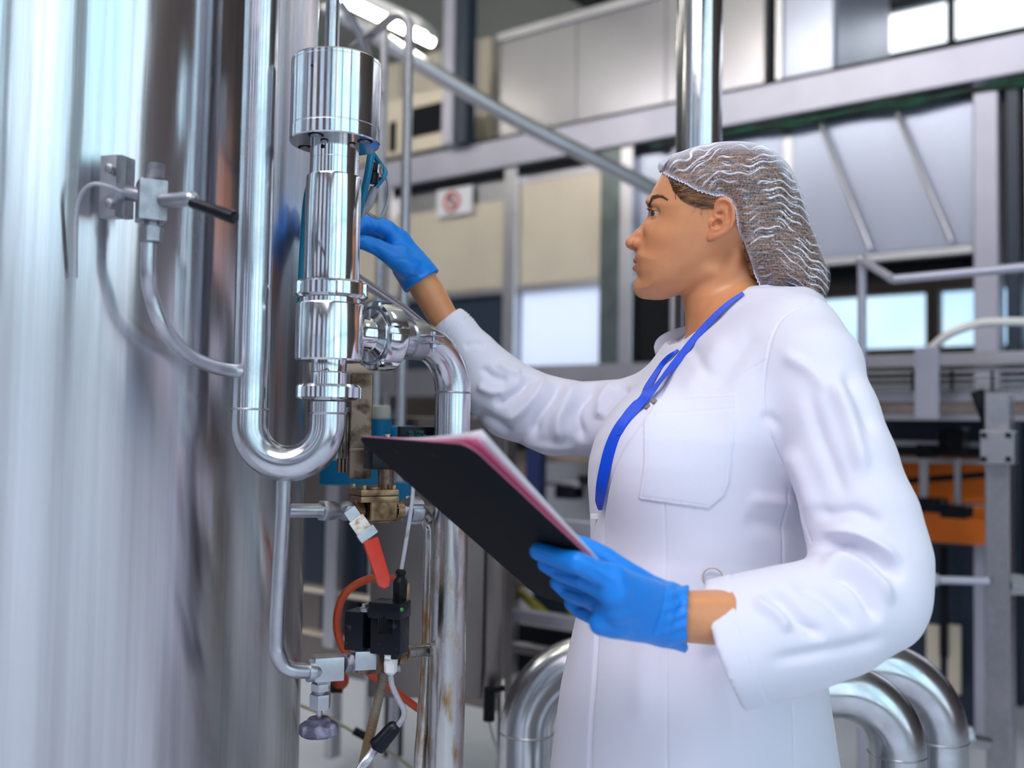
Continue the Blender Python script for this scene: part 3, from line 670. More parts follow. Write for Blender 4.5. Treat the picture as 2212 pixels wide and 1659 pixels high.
MB().prism([g0+hx*a+hs*b+fn*.005 for a, b in gp], -fn*.010).build('lever_grip', 'red', bv, bevel=.0022, seg=3)
# brass diaphragm valve
bs = thing('brass_solenoid_valve', on(.6, 1128), 'tarnished brass diaphragm valve with a bolted cover plate', 'valve')
along(.33, .42, 27*KB, n=6).build('inlet_hex', 'brass', bs, bevel=.001)
along(.42, .48, 19*KB).build('inlet_neck', 'dark', bs)
mb = MB().lathe(on(.48), bd, [(0, .0165), (.004, .018), (.020, .017), (.038, .018), (.043, .014)], 8); mb.build('valve_body', 'brass', bs, bevel=.0015)
bxp(821, 1102, 1.375, 62, 50, 44, .5).build('body_block', 'brass', bs, bevel=.004, seg=3)
along(.80, .87, 20*KB).build('outlet_boss', 'brass', bs)
bxp(806, 1076, 1.375, 86, 86, 13, .5).build('lower_flange', 'brass', bs, bevel=.002)
bxp(806, 1062, 1.375, 86, 86, 13, .5).build('cover_plate', 'brass', bs, bevel=.002)
for a, b in ((-34, -34), (34, -34), (-34, 34), (34, 34)):
    ax2 = axes(.5); c = P(806, 1055, 1.375)+ax2[0]*a*KB+ax2[1]*b*KB
    MB().lathe(c, (0, 0, 1), [(-.001, .0042), (.0055, .0042)], 6).build('bolt', 'brass', bs, bevel=.0005)
cyl(P(833, 1058, 1.385), P(833, 1012, 1.385), 17.5*KB, 32).build('coil_stem', 'dirty2', bs)
cyl(P(806, 1056, 1.375), P(806, 1051, 1.375), 18*KB, 32).build('cover_boss', 'brass', bs)
cyl(P(833, 1018, 1.385), P(833, 1009, 1.385), 18.5*KB, 6).build('stem_hex', 'brass', bs)
bxp(826, 985, 1.385, 66, 55, 56, .5).build('coil_housing', 'black', bs, bevel=.002)
# raised seal mark on the outlet boss
mk = on(.8)-fn*.0165
MB().tube([mk+np.array([.005*math.cos(q), 0, .005*math.sin(q)]) for q in np.linspace(0, 2*PI, 21)], .0007, 6, caps=False).build('cast_mark', 'brass', bs)
# union and outlet tube
un = thing('round_union', on(.97, 1135), 'round grey ribbed union joining the brass valve to the rear tube', 'pipe fitting')
along(.85, .97, 14*KB).build('tube_stub', 'satin', un)
MB().lathe(on(.93), bd, [(0, .0125), (0, .0195), (.003, .021), (.018, .0205), (.022, .017), (.022, .01)], 96, facets=lambda h, r, a: slots(5, .22, .003, .5)(h, r, a)).build('union_nut', 'cast', un)
rt = MB().tube([on(1.0)]+bez([on(1.08), P(918, 1116, 1.46), P(928, 1135, 1.47), P(930, 1165, 1.47), P(928, 1250, 1.47), P(924, 1400, 1.46), P(915, 1560, 1.45), P(908, 1659, 1.45), P(905, 1900, 1.45)], 80), .0102, 26)
props(rt.build('return_tube', 'dirty'), 'thin stained tube bending down beside the thick outlet pipe', 'pipe')
# ---------------------------------------------------------------- worn bracket plate
bk = thing('worn_bracket', P(785, 1030, 1.46), 'brown worn steel bracket plate hanging under the valve union', 'bracket')
kk = 1.46/FPX
zt_, zb_ = P(780, 805, 1.46), P(775, 1032, 1.46)
bxp(779, 920, 1.46, 48, 22, 228, .25).build('plate', 'dirty2', bk, bevel=.004, seg=3)
bxp(779, 972, 1.455, 50, 26, 8, .25).build('cross_bead', 'dirty2', bk, bevel=.001)
for dx in (-46, -38, -30): bxp(779+dx, 955, 1.47, 5, 40, 130, .25).build('fin', 'dirty2', bk, bevel=.001)
bxp(740, 935, 1.475, 30, 30, 110, .25).build('fin_block', 'cast', bk, bevel=.001)
# ---------------------------------------------------------------- lower branch: needle valve, block, solenoid
nv = thing('needle_valve', P(690, 1590, 1.33), 'needle valve with a chalky black handwheel hanging below its steel block', 'valve')
kn = 1.33/FPX
cyl(P(664, 1449, 1.32), P(680, 1448, 1.325), 24*kn, 32).build('inlet_collar', 'satin', nv, bevel=.001)
cyl(P(676, 1449, 1.32), P(686, 1448, 1.325), 20*kn, 32).build('inlet_neck', 'satin', nv)
bxp(708, 1441, 1.335, 62, 54, 50, .35).build('valve_block', 'satin', nv, bevel=.0015)
bxp(697, 1470, 1.33, 28, 26, 20, .35).build('stem_boss', 'cast', nv, bevel=.001)
def zl(px, y0, y1, r, n, name, m, par, d=1.33, bev=.0008): return cyl(P(px, y0, d), P(px-.02*(y1-y0), y1, d), r*d/FPX, n).build(name, m, par, bevel=bev)
zl(693, 1474, 1490, 22, 6, 'packing_hex', 'satin', nv); zl(692, 1490, 1498, 15, 24, 'thread', 'cast', nv)
zl(692, 1497, 1529, 24, 6, 'bonnet_hex', 'satin', nv); zl(690, 1528, 1562, 6.5, 20, 'spindle', 'satin', nv)
wc = P(688, 1575, 1.33)
MB().lathe(wc+np.array([0, 0, 24*kn]), (0, 0, -1), [(0, .004), (0, 22*kn), (.003, 26*kn), (.006, 27*kn), (.0075, 38*kn), (.010, 42*kn), (.019, 42*kn), (.0225, 37*kn), (.0235, 10*kn)], 120,
           facets=lambda h, r, a: r*(1-.05*max(0, math.cos(7*a))**4) if r > 30*kn else r).build('handwheel', 'wheel', nv)
sb = thing('lower_solenoid_valve', P(797, 1452, 1.345), 'steel block solenoid valve with a black coil and plug on top', 'valve')
for f0, r_, nm, m in ((742, 21, 'hex_nut', 'satin'), (756, 23, 'hex_nut', 'cast')):
    cyl(P(f0, 1432, 1.335), P(f0+11, 1431, 1.34), r_*kn, 6).build(nm, m, sb, bevel=.001)
bxp(800, 1427, 1.35, 62, 52, 46, .30).build('valve_block', 'dirty2', sb, bevel=.0015)
bxp(790, 1427, 1.33, 46, 6, 40, .30).build('clean_face', 'satin', sb, bevel=.001)
cyl(P(786, 1404, 1.35), P(786, 1392, 1.35), 17*kn, 28).build('coil_seat', 'satin', sb)
bxp(778, 1358, 1.345, 44, 60, 82, -.32).build('coil', 'black', sb, bevel=.0012)
bxp(812, 1360, 1.36, 40, 50, 72, -.32).build('coil_back', 'black', sb, bevel=.0012)
zl(789, 1320, 1312, 12, 20, 'coil_washer', 'cast', sb); zl(789, 1313, 1304, 8, 6, 'coil_nut', 'satin', sb)
bxp(842, 1370, 1.325, 70, 52, 78, -.30).build('plug_body', 'black', sb, bevel=.0025, seg=3)
bxp(842, 1315, 1.32, 74, 60, 34, -.30).build('plug_cover', 'black', sb, bevel=.0015)
lt = P(868, 1317, 1.288); MB().sphere(lt, .0026).build('indicator_light', 'led', sb)['label'] = 'small round green indicator light'
for k in range(8): bxp(818+k*4.2, 1352, 1.296+.0016*k, 1.6, 3, 34, -.30).build('rib', 'rubber', sb)
bxp(846, 1400, 1.322, 40, 36, 40, -.30).build('plug_neck', 'black', sb, bevel=.002)
gl = thing('cable_gland', P(845, 1455, 1.322), 'white plastic cable gland under the black solenoid plug', 'cable gland')
zl(845, 1409, 1419, 20, 24, 'flange', 'white_plastic', gl, 1.322); zl(845, 1418, 1432, 16, 6, 'hex_body', 'white_plastic', gl, 1.322)
MB().tube([P(844, 1430, 1.322), P(844, 1450, 1.322), P(844, 1456, 1.322)], [15*kn, 14*kn, 9*kn], 10).build('dome_nut', 'white_plastic', gl)
cyl(P(858, 1412, 1.37), P(872, 1410, 1.375), 24*kn, 6).build('outlet_hex', 'brass', sb, bevel=.001)
cyl(P(848, 1440, 1.37), P(866, 1438, 1.37), 13*kn, 12).build('drain_plug', 'satin', sb)
ct_ = MB().tube([P(872, 1411, 1.375), P(926, 1403, 1.455)], .0098, 24)
props(ct_.build('cross_tube', 'dirty'), 'short cross tube between the lower solenoid valve and the thin stained tube', 'pipe')
# plug with cable on top of the coil, tan tab
pg = thing('inline_plug', P(864, 1300, 1.34), 'black rubber inline plug standing on the solenoid cover', 'plug')
MB().lathe(P(863, 1304, 1.335), P(866, 1230, 1.335)-P(863, 1304, 1.335), [(0, 15*kn), (.028, 16*kn), (.032, 14*kn), (.035, 9.5*kn), (.038, 9*kn), (.040, 12*kn), (.044, 12*kn), (.0465, 7*kn)], 10).build('plug_shell', 'rubber', pg, bevel=.0006)
gc = MB().tube(bez([P(866, 1236, 1.335), P(874, 1190, 1.34), P(882, 1140, 1.345), P(890, 1085, 1.35), P(893, 1040, 1.36), P(893, 1000, 1.37)], 30), 4.6*kn, 14)
props(gc.build('grey_cable', 'grey_cable'), 'grey cable running straight up from the black inline plug', 'cable')
bxp(877, 1281, 1.37, 15, 20, 46, .2).build('brass_tab', 'brass', sb, bevel=.003)
# ridged hose, thin cable, inline coupler
rh_p = bez([P(831, 1438, 1.36), P(822, 1490, 1.36), P(808, 1550, 1.355), P(794, 1610, 1.35), P(782, 1670, 1.35), P(770, 1760, 1.35)], 300)
rh = MB().tube(rh_p, [(11.5 if i % 4 < 2 else 9.4)*kn for i in range(len(rh_p))], 16)
props(rh.build('corrugated_hose', 'hose_spring'), 'brown corrugated hose hanging from the steel solenoid block', 'hose')
gc = MB().tube(bez([P(844, 1455, 1.322), P(847, 1480, 1.32), P(860, 1510, 1.32), P(872, 1532, 1.32), P(872, 1548, 1.32), P(864, 1562, 1.32), P(852, 1574, 1.32)], 40), 6.2*kn, 14)
props(gc.build('grey_cable', 'grey_cable'), 'grey cable curving out of the white gland into the black coupler', 'cable')
cpd = P(815, 1612, 1.32)-P(858, 1564, 1.32)
cp = MB().lathe(P(858, 1564, 1.32), cpd, [(0, 6*kn), (.002, 13*kn), (.006, 16*kn), (.034, 18*kn), (.037, 20*kn), (.041, 19*kn), (.0415, 12*kn)], 24)
props(cp.build('cable_coupler', 'black'), 'shiny black cylindrical cable coupler beside the corrugated hose', 'connector')
q2 = bez([P(812, 1614, 1.32), P(798, 1636, 1.33), P(775, 1665, 1.35), P(740, 1720, 1.36)], 120)
h2 = MB().tube(q2, [(10 if i % 4 < 2 else 8.4)*kn for i in range(len(q2))], 14)
props(h2.build('corrugated_hose', 'far_steel'), 'grey corrugated hose leaving the black coupler downwards', 'hose')
# red hose loop
rh = MB().tube(bez([P(850, 1250, 1.62), P(800, 1250, 1.60), P(752, 1275, 1.58), P(730, 1320, 1.57), P(730, 1370, 1.57), P(752, 1415, 1.58), P(800, 1455, 1.6), P(850, 1490, 1.62), P(900, 1528, 1.64), P(960, 1565, 1.66)], 80), 8.5*1.6/FPX, 18)
props(rh.build('red_hose', 'hose'), 'red rubber hose looping behind the lower solenoid valve', 'hose')
rh = thing('red_stopper', P(730, 1475, 1.9), 'dark red round stopper half hidden under the steel block', 'stopper')
MB().sphere(P(734, 1470, 1.9), 20*1.9/FPX).build('ball_end', 'hose', rh); cyl(P(715, 1483, 1.9), P(740, 1483, 1.9), 14*1.9/FPX).build('stem', 'black', rh)
# yellow thin cable with plug on the floor side
yc = MB().tube(bez([P(640, 1520, 2.2), P(700, 1545, 2.2), P(765, 1582, 2.2), P(800, 1600, 2.2), P(850, 1630, 2.2), P(900, 1668, 2.2)], 30), 3.2*2.2/FPX, 10)
props(yc.build('thin_yellow_cable', mat('yellowed_cable', (.55, .50, .30), .5)), 'thin yellowish cable crossing low behind the handwheel', 'cable')
props(cyl(P(764, 1578, 2.19), P(795, 1594, 2.19), 9*2.2/FPX, 12).build('cable_plug', 'black'), 'small black plug on the thin yellowish cable', 'plug')
# blue capped dosing unit behind
bc = thing('blue_dosing_head', P(820, 1020, 2.0), 'bright blue plastic pump head with a cream cap behind the brown bracket', 'pump')
k2 = 2.0/FPX
cyl(P(822, 962, 2.0), P(822, 905, 2.0), 24*k2, 24).build('blue_body', 'blue_plastic', bc); cyl(P(822, 905, 2.0), P(822, 876, 2.0), 22*k2, 24).build('cream_cap', mat('cream_cap', (.70, .70, .60), .5), bc, bevel=.004)
bxp(862, 945, 2.05, 70, 60, 50).build('side_body', 'blue_plastic', bc, bevel=.01); bxp(760, 1020, 2.0, 130, 70, 56).build('base_body', 'blue_plastic', bc, bevel=.01); bxp(860, 1070, 2.0, 60, 50, 60).build('lower_body', 'blue_plastic', bc, bevel=.01)
# black display box
db = thing('display_box', P(895, 955, 1.5), 'small black box with dim teal digits just above the clipboard edge', 'display')
bxp(898, 938, 1.5, 74, 40, 32, .25).build('housing', 'black', db, bevel=.001)
bxp(850, 950, 1.5, 100, 60, 8, .25).build('base_plate', 'black', db, bevel=.001)
M['teal'] = mat('teal_digits', (.01, .12, .14), .5, emit=.15)
tx = MB(); axd = axes(.25)
for r_, row in enumerate(('40L179B', '10G-4779')):
    for i, ch in enumerate(row):
        SEG = {'0': 'abcdef', '1': 'bc', '4': 'bcfg', '7': 'abc', '9': 'abcdfg', 'B': 'abcdefg', 'L': 'def', 'G': 'acdef', '-': 'g'}[ch]
        o = P(884+i*5.0, 933+r_*8, 1.468)
        for sg_ in SEG:
            dx, dz, w, h = {'a': (0, 2.6, 3, .8), 'g': (0, 0, 3, .8), 'd': (0, -2.6, 3, .8), 'b': (1.5, 1.3, .8, 2.6), 'c': (1.5, -1.3, .8, 2.6), 'f': (-1.5, 1.3, .8, 2.6), 'e': (-1.5, -1.3, .8, 2.6)}[sg_]
            kq = 1.468/FPX; tx.box(o+axd[0]*(dx*kq)+axd[2]*(dz*kq)+axd[1]*.0035, (w*kq, .0016, h*kq), axd)
_front = tx.build('digits', 'teal', db, smooth=False)
cyl(P(837, 947, 1.48), P(837, 938, 1.48), 9*1.48/FPX, 8).build('screw', 'satin', db)
# blue air tubes and gland behind the actuator
for pts, r_, m, lab in (
    ([(802, 330, 1.46), (794, 380, 1.46), (782, 430, 1.47), (770, 480, 1.48)], 8, 'teal_tube', 'flat teal air tube dropping from the actuator can'),
    ([(806, 332, 1.5), (825, 360, 1.52), (832, 375, 1.52), (815, 400, 1.5), (790, 425, 1.5), (770, 440, 1.5)], 5.5, 'teal_tube', 'teal air tube curling behind the grey gland'),
    ([(808, 405, 1.5), (798, 440, 1.5), (778, 462, 1.5), (760, 470, 1.5)], 9, 'grey_cable', 'grey cable leaving the black gland below the actuator can'),
    ([(812, 345, 1.52), (834, 380, 1.54), (840, 420, 1.54), (830, 455, 1.53), (815, 470, 1.52), (780, 452, 1.5)], 3.6, 'grey_cable', 'thin clear line looping above the raised glove'),
    ([(690, 322, 1.36), (664, 420, 1.40), (655, 520, 1.42), (650, 620, 1.42), (645, 700, 1.42)], 7, 'teal_tube', 'teal air tube hanging behind the left edge of the valve')):
    t_ = MB().tube(bez([P(*q) for q in pts], 40), r_*1.48/FPX, 14); props(t_.build('air_tube' if 'teal' in m else 'cable', m), lab, 'tube' if 'teal' in m else 'cable')
gg = thing('grey_gland', P(806, 380, 1.49), 'black and grey cable gland hanging under the actuator can', 'cable gland')
cyl(P(808, 352, 1.49), P(806, 375, 1.49), 9*1.49/FPX, 8).build('gland_body', 'rubber', gg); cyl(P(806, 374, 1.49), P(804, 396, 1.49), 13*1.49/FPX, 12).build('gland_nut', 'rubber', gg); cyl(P(810, 356, 1.50), P(812, 384, 1.50), 15*1.49/FPX, 10).build('gland_collar', 'satin', gg)
# ---------------------------------------------------------------- cabinet with slot, big bent pipes
DC = 2.3; kc = DC/FPX
cab = thing('steel_cabinet', P(1020, 1480, DC), 'brownish stainless cabinet with a dark vertical gap behind the down pipe', 'cabinet')
bxp(930, 1290, DC, 236, 200, 380, 0).build('cabinet_body', 'cab', cab, bevel=.006); bxp(1070, 1290, DC-.005, 34, 200, 380, 0).build('side_body', 'cab', cab, bevel=.006)
for px in (960, 1080): bxp(px, 1700, DC+.05, 16, 16, 460).build('leg', 'far_steel', cab)
pd = thing('black_plug', P(1056, 1540, 2.1), 'black plug with a thin pale cable hanging below the steel cabinet', 'plug')
cyl(P(1058, 1486, 2.14), P(1056, 1556, 2.14), 13*2.14/FPX, 12).build('plug_body', 'rubber', pd); cyl(P(1060, 1492, 2.14), P(1090, 1486, 2.14), 6*2.2/FPX, 10).build('elbow', 'rubber', pd)
MB().tube(bez([P(1056, 1554, 2.14), P(1064, 1590, 2.2), P(1074, 1620, 2.2), P(1078, 1665, 2.2), P(1078, 1720, 2.2)], 20), 3*2.2/FPX, 8).build('cable', 'white_plastic', pd)
def loop(name, lab, axl, axr, ytop, Rb, r, d0, d1, mat_='pipe', welds=True):
    """inverted U: left leg column, right leg column, bends of radius Rb"""
    o = thing(name, (axr[0], axr[1], 0), lab, 'pipe'); h = axr-axl; L_ = np.linalg.norm(h); h /= L_
    zt = zat(axr, ytop)-r
    pts = [axl] + arc(axl+h*Rb+[0, 0, zt-Rb], axl+[0, 0, zt-Rb], axl+h*Rb+[0, 0, zt], 22) + arc(axr-h*Rb+[0, 0, zt-Rb], axr-h*Rb+[0, 0, zt], axr+[0, 0, zt-Rb], 22) + [axr]
    MB().tube(pts, r, 44).build('bent_pipe', mat_, o)
    for c, z in ((axl, zt-Rb-.002), (axr, zt-Rb-.002)):
        MB().lathe([c[0], c[1], z], (0, 0, 1), [(-.002, r), (0, r+.0015), (.002, r)], 44, caps=False).build('weld_seam', 'satin', o)
    return o
dR = 1.95
loop('bent_pipe_loop', 'wide bent steel pipe rising left of the coat and coming down at far right', v2(1139, 1520, dR), v2(2030, 1520, dR), 1384, 150*dR/FPX, 58*dR/FPX, dR, dR)
dF = 1.75
loop('bent_pipe_loop', 'front wide bent steel pipe coming down right of the coat hem', v2(1560, 1560, dF), v2(1938, 1560, dF), 1432, 130*dF/FPX, 60*dF/FPX, dF, dF)
cyl(P(1800, 1640, 1.8), P(1880, 1640, 1.8), .02).build('_tmp', 'pipe'); bpy.data.objects.remove(bpy.data.objects['_tmp'])
# ================================================================ implicit modelling
def smin(a, b, k):
    h = np.clip(.5+.5*(b-a)/k, 0, 1); return b*(1-h)+a*h-k*h*(1-h)
def smax(a, b, k): return -smin(-a, -b, k)
def seg(p, a, b, ra, rb, sc=None):
    a = np.asarray(a, np.float32); b = np.asarray(b, np.float32)
    d = b-a; h = np.clip(((p-a)@d)/max(d@d, 1e-12), 0, 1)
    return np.linalg.norm(p-a-h[:, None]*d, axis=1)-(ra+(rb-ra)*h)
def chain(p, pts, rs, k=0.0):
    out = None
    for i in range(len(pts)-1):
        d = seg(p, pts[i], pts[i+1], rs[i], rs[i+1]); out = d if out is None else (np.minimum(out, d) if not k else smin(out, d, k))
    return out
def ball(p, c, r): return np.linalg.norm(p-np.asarray(c, np.float32), axis=1)-r
def ell(p, c, r, ax=None):
    q = p-np.asarray(c, np.float32)
    if ax is not None: q = q@np.array(ax).T
    r = np.array(r, np.float32); k0 = np.linalg.norm(q/r, axis=1); k1 = np.linalg.norm(q/(r*r), axis=1)
    return k0*(k0-1)/np.maximum(k1, 1e-6)
def poly_sd(X, Y, poly):
    """signed distance to a closed polygon on a grid (negative inside)"""
    poly = np.array(poly, float); n = len(poly); d = np.full(X.shape, 1e9); ins = np.zeros(X.shape, bool)
    for i in range(n):
        a = poly[i]; b = poly[(i+1) % n]; e = b-a
        t = np.clip(((X-a[0])*e[0]+(Y-a[1])*e[1])/max(e@e, 1e-9), 0, 1)
        d = np.minimum(d, (X-a[0]-t*e[0])**2+(Y-a[1]-t*e[1])**2)
        c = ((a[1] > Y) != (b[1] > Y)) & (X < (b[0]-a[0])*(Y-a[1])/(b[1]-a[1]+1e-12)+a[0]); ins ^= c
    return np.where(ins, -1, 1)*np.sqrt(d)
class Map2:
    """bilinear look-up of a function sampled on a pixel grid"""
    def __init__(s, poly, x0, x1, y0, y1, st=2.0, smooth=0):
        s.x0, s.y0, s.st = x0, y0, st
        xs = np.arange(x0, x1+st, st); ys = np.arange(y0, y1+st, st); X, Y = np.meshgrid(xs, ys, indexing='ij')
        s.g = poly_sd(X, Y, poly).astype(np.float32)
        for _ in range(smooth):
            g = np.pad(s.g, 1, mode='edge'); s.g = (g[1:-1, 1:-1]*4+g[2:, 1:-1]+g[:-2, 1:-1]+g[1:-1, 2:]+g[1:-1, :-2])/8
    def __call__(s, x, y):
        fx = np.clip((x-s.x0)/s.st, 0, s.g.shape[0]-1.001); fy = np.clip((y-s.y0)/s.st, 0, s.g.shape[1]-1.001)
        i = fx.astype(int); j = fy.astype(int); a = fx-i; b = fy-j; g = s.g
        return (g[i, j]*(1-a)*(1-b)+g[i+1, j]*a*(1-b)+g[i, j+1]*(1-a)*b+g[i+1, j+1]*a*b)
def smooth_poly(pts, k=4):
    """closed Catmull-Rom refinement"""
    p = np.array(pts, float); n = len(p); out = []
    for i in range(n):
        a, b, c, d = p[(i-1) % n], p[i], p[(i+1) % n], p[(i+2) % n]
        for j in range(k):
            t = j/k; out.append(.5*((2*b)+(-a+c)*t+(2*a-5*b+4*c-d)*t*t+(-a+3*b-3*c+d)*t**3))
    return np.array(out)
def grid_axis(lo, hi, fine, step, fstep):
    """axis values: coarse step outside the fine interval"""
    if fine is None: return np.arange(lo, hi+step, step)
    a = np.arange(fine[0], lo-step, -step)[::-1]; b = np.arange(fine[0]+fstep, fine[1], fstep); c = np.arange(fine[1], hi+step, step)
    return np.concatenate([a, b, c])
def mesh_field(f, xs, ys, zs, B=8, slack=1.6):
    nx, ny, nz = len(xs), len(ys), len(zs)
    V = np.ones((nx, ny, nz), np.float32)
    bi = [np.arange(0, n, B) for n in (nx, ny, nz)]
    def cen(v, b): 
        e = np.minimum(b+B, len(v)-1); return (v[b]+v[e])/2, (v[e]-v[b])/2
    cx, hx = cen(xs, bi[0]); cy, hy = cen(ys, bi[1]); cz, hz = cen(zs, bi[2])
    G = np.stack(np.meshgrid(cx, cy, cz, indexing='ij'), -1).reshape(-1, 3).astype(np.float32)
    Hh = np.stack(np.meshgrid(hx, hy, hz, indexing='ij'), -1).reshape(-1, 3); rad = np.linalg.norm(Hh, axis=1)
    fv = f(G); act = np.abs(fv) < rad*slack+.003
    idx = np.stack(np.meshgrid(*bi, indexing='ij'), -1).reshape(-1, 3)
    for (i, j, k), v in zip(idx[~act & (fv < 0)], fv[~act & (fv < 0)]): V[i:i+B, j:j+B, k:k+B] = -1
    A = idx[act]; o = np.stack(np.meshgrid(np.arange(B), np.arange(B), np.arange(B), indexing='ij'), -1).reshape(-1, 3)
    for c0 in range(0, len(A), 600):
        I = (A[c0:c0+600, None, :]+o[None]).reshape(-1, 3)
        ok = (I[:, 0] < nx) & (I[:, 1] < ny) & (I[:, 2] < nz); I = I[ok]
        p = np.stack([xs[I[:, 0]], ys[I[:, 1]], zs[I[:, 2]]], 1).astype(np.float32)
        V[I[:, 0], I[:, 1], I[:, 2]] = f(p)
    ins = V < 0; s = ins[:-1, :-1, :-1].astype(np.int8)
    tot = s.copy()
    for dx, dy, dz in ((1, 0, 0), (0, 1, 0), (0, 0, 1), (1, 1, 0), (1, 0, 1), (0, 1, 1), (1, 1, 1)):
        tot += ins[dx:nx-1+dx, dy:ny-1+dy, dz:nz-1+dz]
    cells = np.argwhere((tot > 0) & (tot < 8)); m = len(cells)
    cid = np.full(tot.shape, -1, np.int32); cid[tuple(cells.T)] = np.arange(m)
    acc = np.zeros((m, 3)); cnt = np.zeros(m)
    AX3 = (xs, ys, zs)
    cor = [(0, 0, 0), (1, 0, 0), (0, 1, 0), (1, 1, 0), (0, 0, 1), (1, 0, 1), (0, 1, 1), (1, 1, 1)]
    cv = [V[cells[:, 0]+a, cells[:, 1]+b, cells[:, 2]+c] for a, b, c in cor]
    cp = [np.stack([xs[cells[:, 0]+a], ys[cells[:, 1]+b], zs[cells[:, 2]+c]], 1) for a, b, c in cor]
    for a in range(8):
        for b in range(a+1, 8):
            if sum(abs(cor[a][q]-cor[b][q]) for q in range(3)) != 1: continue
            x = (cv[a] < 0) != (cv[b] < 0); t = np.where(x, cv[a]/np.where(x, cv[a]-cv[b], 1), 0)
            acc += np.where(x[:, None], cp[a]+(cp[b]-cp[a])*t[:, None], 0); cnt += x
    verts = acc/np.maximum(cnt, 1)[:, None]; quads = []
    for ax in range(3):
        sl = [slice(None)]*3; sl2 = [slice(None)]*3; sl[ax] = slice(0, -1); sl2[ax] = slice(1, None)
        a = ins[tuple(sl)]; b = ins[tuple(sl2)]; e = np.argwhere(a != b)
        o1, o2 = [(1, 2), (2, 0), (0, 1)][ax]
        e = e[(e[:, o1] > 0) & (e[:, o2] > 0)]; lim = np.array(tot.shape)
        e = e[(e[:, o1] < lim[o1]) & (e[:, o2] < lim[o2])]
        def sh(d1, d2):
            q = e.copy(); q[:, o1] -= d1; q[:, o2] -= d2; return cid[q[:, 0], q[:, 1], q[:, 2]]
        Q = np.stack([sh(0, 0), sh(1, 0), sh(1, 1), sh(0, 1)], 1)
        fl = a[tuple(e.T)]
        Q[~fl] = Q[~fl][:, ::-1]; quads.append(Q)
    Q = np.concatenate(quads); Q = Q[(Q >= 0).all(1)]
    return verts, Q
def np_mesh(name, v, q):
    me = bpy.data.meshes.new(name); me.vertices.add(len(v)); me.vertices.foreach_set('co', np.asarray(v, np.float32).ravel())
    q = np.asarray(q, np.int32); me.loops.add(q.size); me.loops.foreach_set('vertex_index', q.ravel())
    me.polygons.add(len(q)); me.polygons.foreach_set('loop_start', np.arange(0, q.size, q.shape[1], dtype=np.int32))
    me.polygons.foreach_set('use_smooth', np.ones(len(q), bool)); me.update(calc_edges=True); me.validate(); return me
def mesh_np(me):
    v = np.empty(len(me.vertices)*3, np.float32); me.vertices.foreach_get('co', v)
    n = np.empty(len(me.vertices)*3, np.float32); me.vertices.foreach_get('normal', n); return v.reshape(-1, 3), n.reshape(-1, 3)
def keep_faces(v, q, mask):
    q = q[mask]; u = np.unique(q); mp = np.full(len(v), -1); mp[u] = np.arange(len(u)); return v[u], mp[q]
def relax(v, q, it=2, lam=.5, pin=None):
    n = len(v); e = np.concatenate([q[:, [0, 1]], q[:, [1, 2]], q[:, [2, 3]], q[:, [3, 0]]])
    deg = np.bincount(e.ravel(), minlength=n).astype(float)
    for _ in range(it):
        s = np.stack([np.bincount(e[:, 0], v[e[:, 1], c], n)+np.bincount(e[:, 1], v[e[:, 0], c], n) for c in range(3)], 1)
        nv = v+lam*(s/np.maximum(deg, 1)[:, None]-v)
        if pin is not None: nv[pin] = v[pin]
        v = nv
    return v
def color_attr(me, col):
    a = me.color_attributes.new('tone', 'FLOAT_COLOR', 'POINT'); c = np.ones((len(me.vertices), 4), np.float32); c[:, :3] = col; a.data.foreach_set('color', c.ravel())
def wave(p, fr, seed):
    """smooth pseudo noise from a few sines"""
    r = np.random.default_rng(seed); out = np.zeros(len(p))
    for i in range(7):
        k = r.normal(size=3); k *= fr*(.6+.9*r.random())/np.linalg.norm(k); out += np.sin(p@k+r.random()*6.28)
    return out/7
def px_of(v): x, y, d = proj(v.astype(float)); return x, y, d
def pl_dist(x, y, pts):
    """distance in px to a polyline and its arc parameter"""
    pts = np.array(pts, float); best = np.full(len(x), 1e9); tt = np.zeros(len(x)); L = 0; seg_l = np.linalg.norm(np.diff(pts, axis=0), axis=1); T = seg_l.sum()
    for i in range(len(pts)-1):
        a = pts[i]; e = pts[i+1]-a; t = np.clip(((x-a[0])*e[0]+(y-a[1])*e[1])/(e@e), 0, 1)
        d = np.hypot(x-a[0]-t*e[0], y-a[1]-t*e[1]); m = d < best; best = np.where(m, d, best); tt = np.where(m, (L+t*seg_l[i])/T, tt); L += seg_l[i]
    return best, tt
def curve2(pts, n=24):
    return np.array(bez([np.array([x, y, 0.]) for x, y in pts], n))[:, :2]
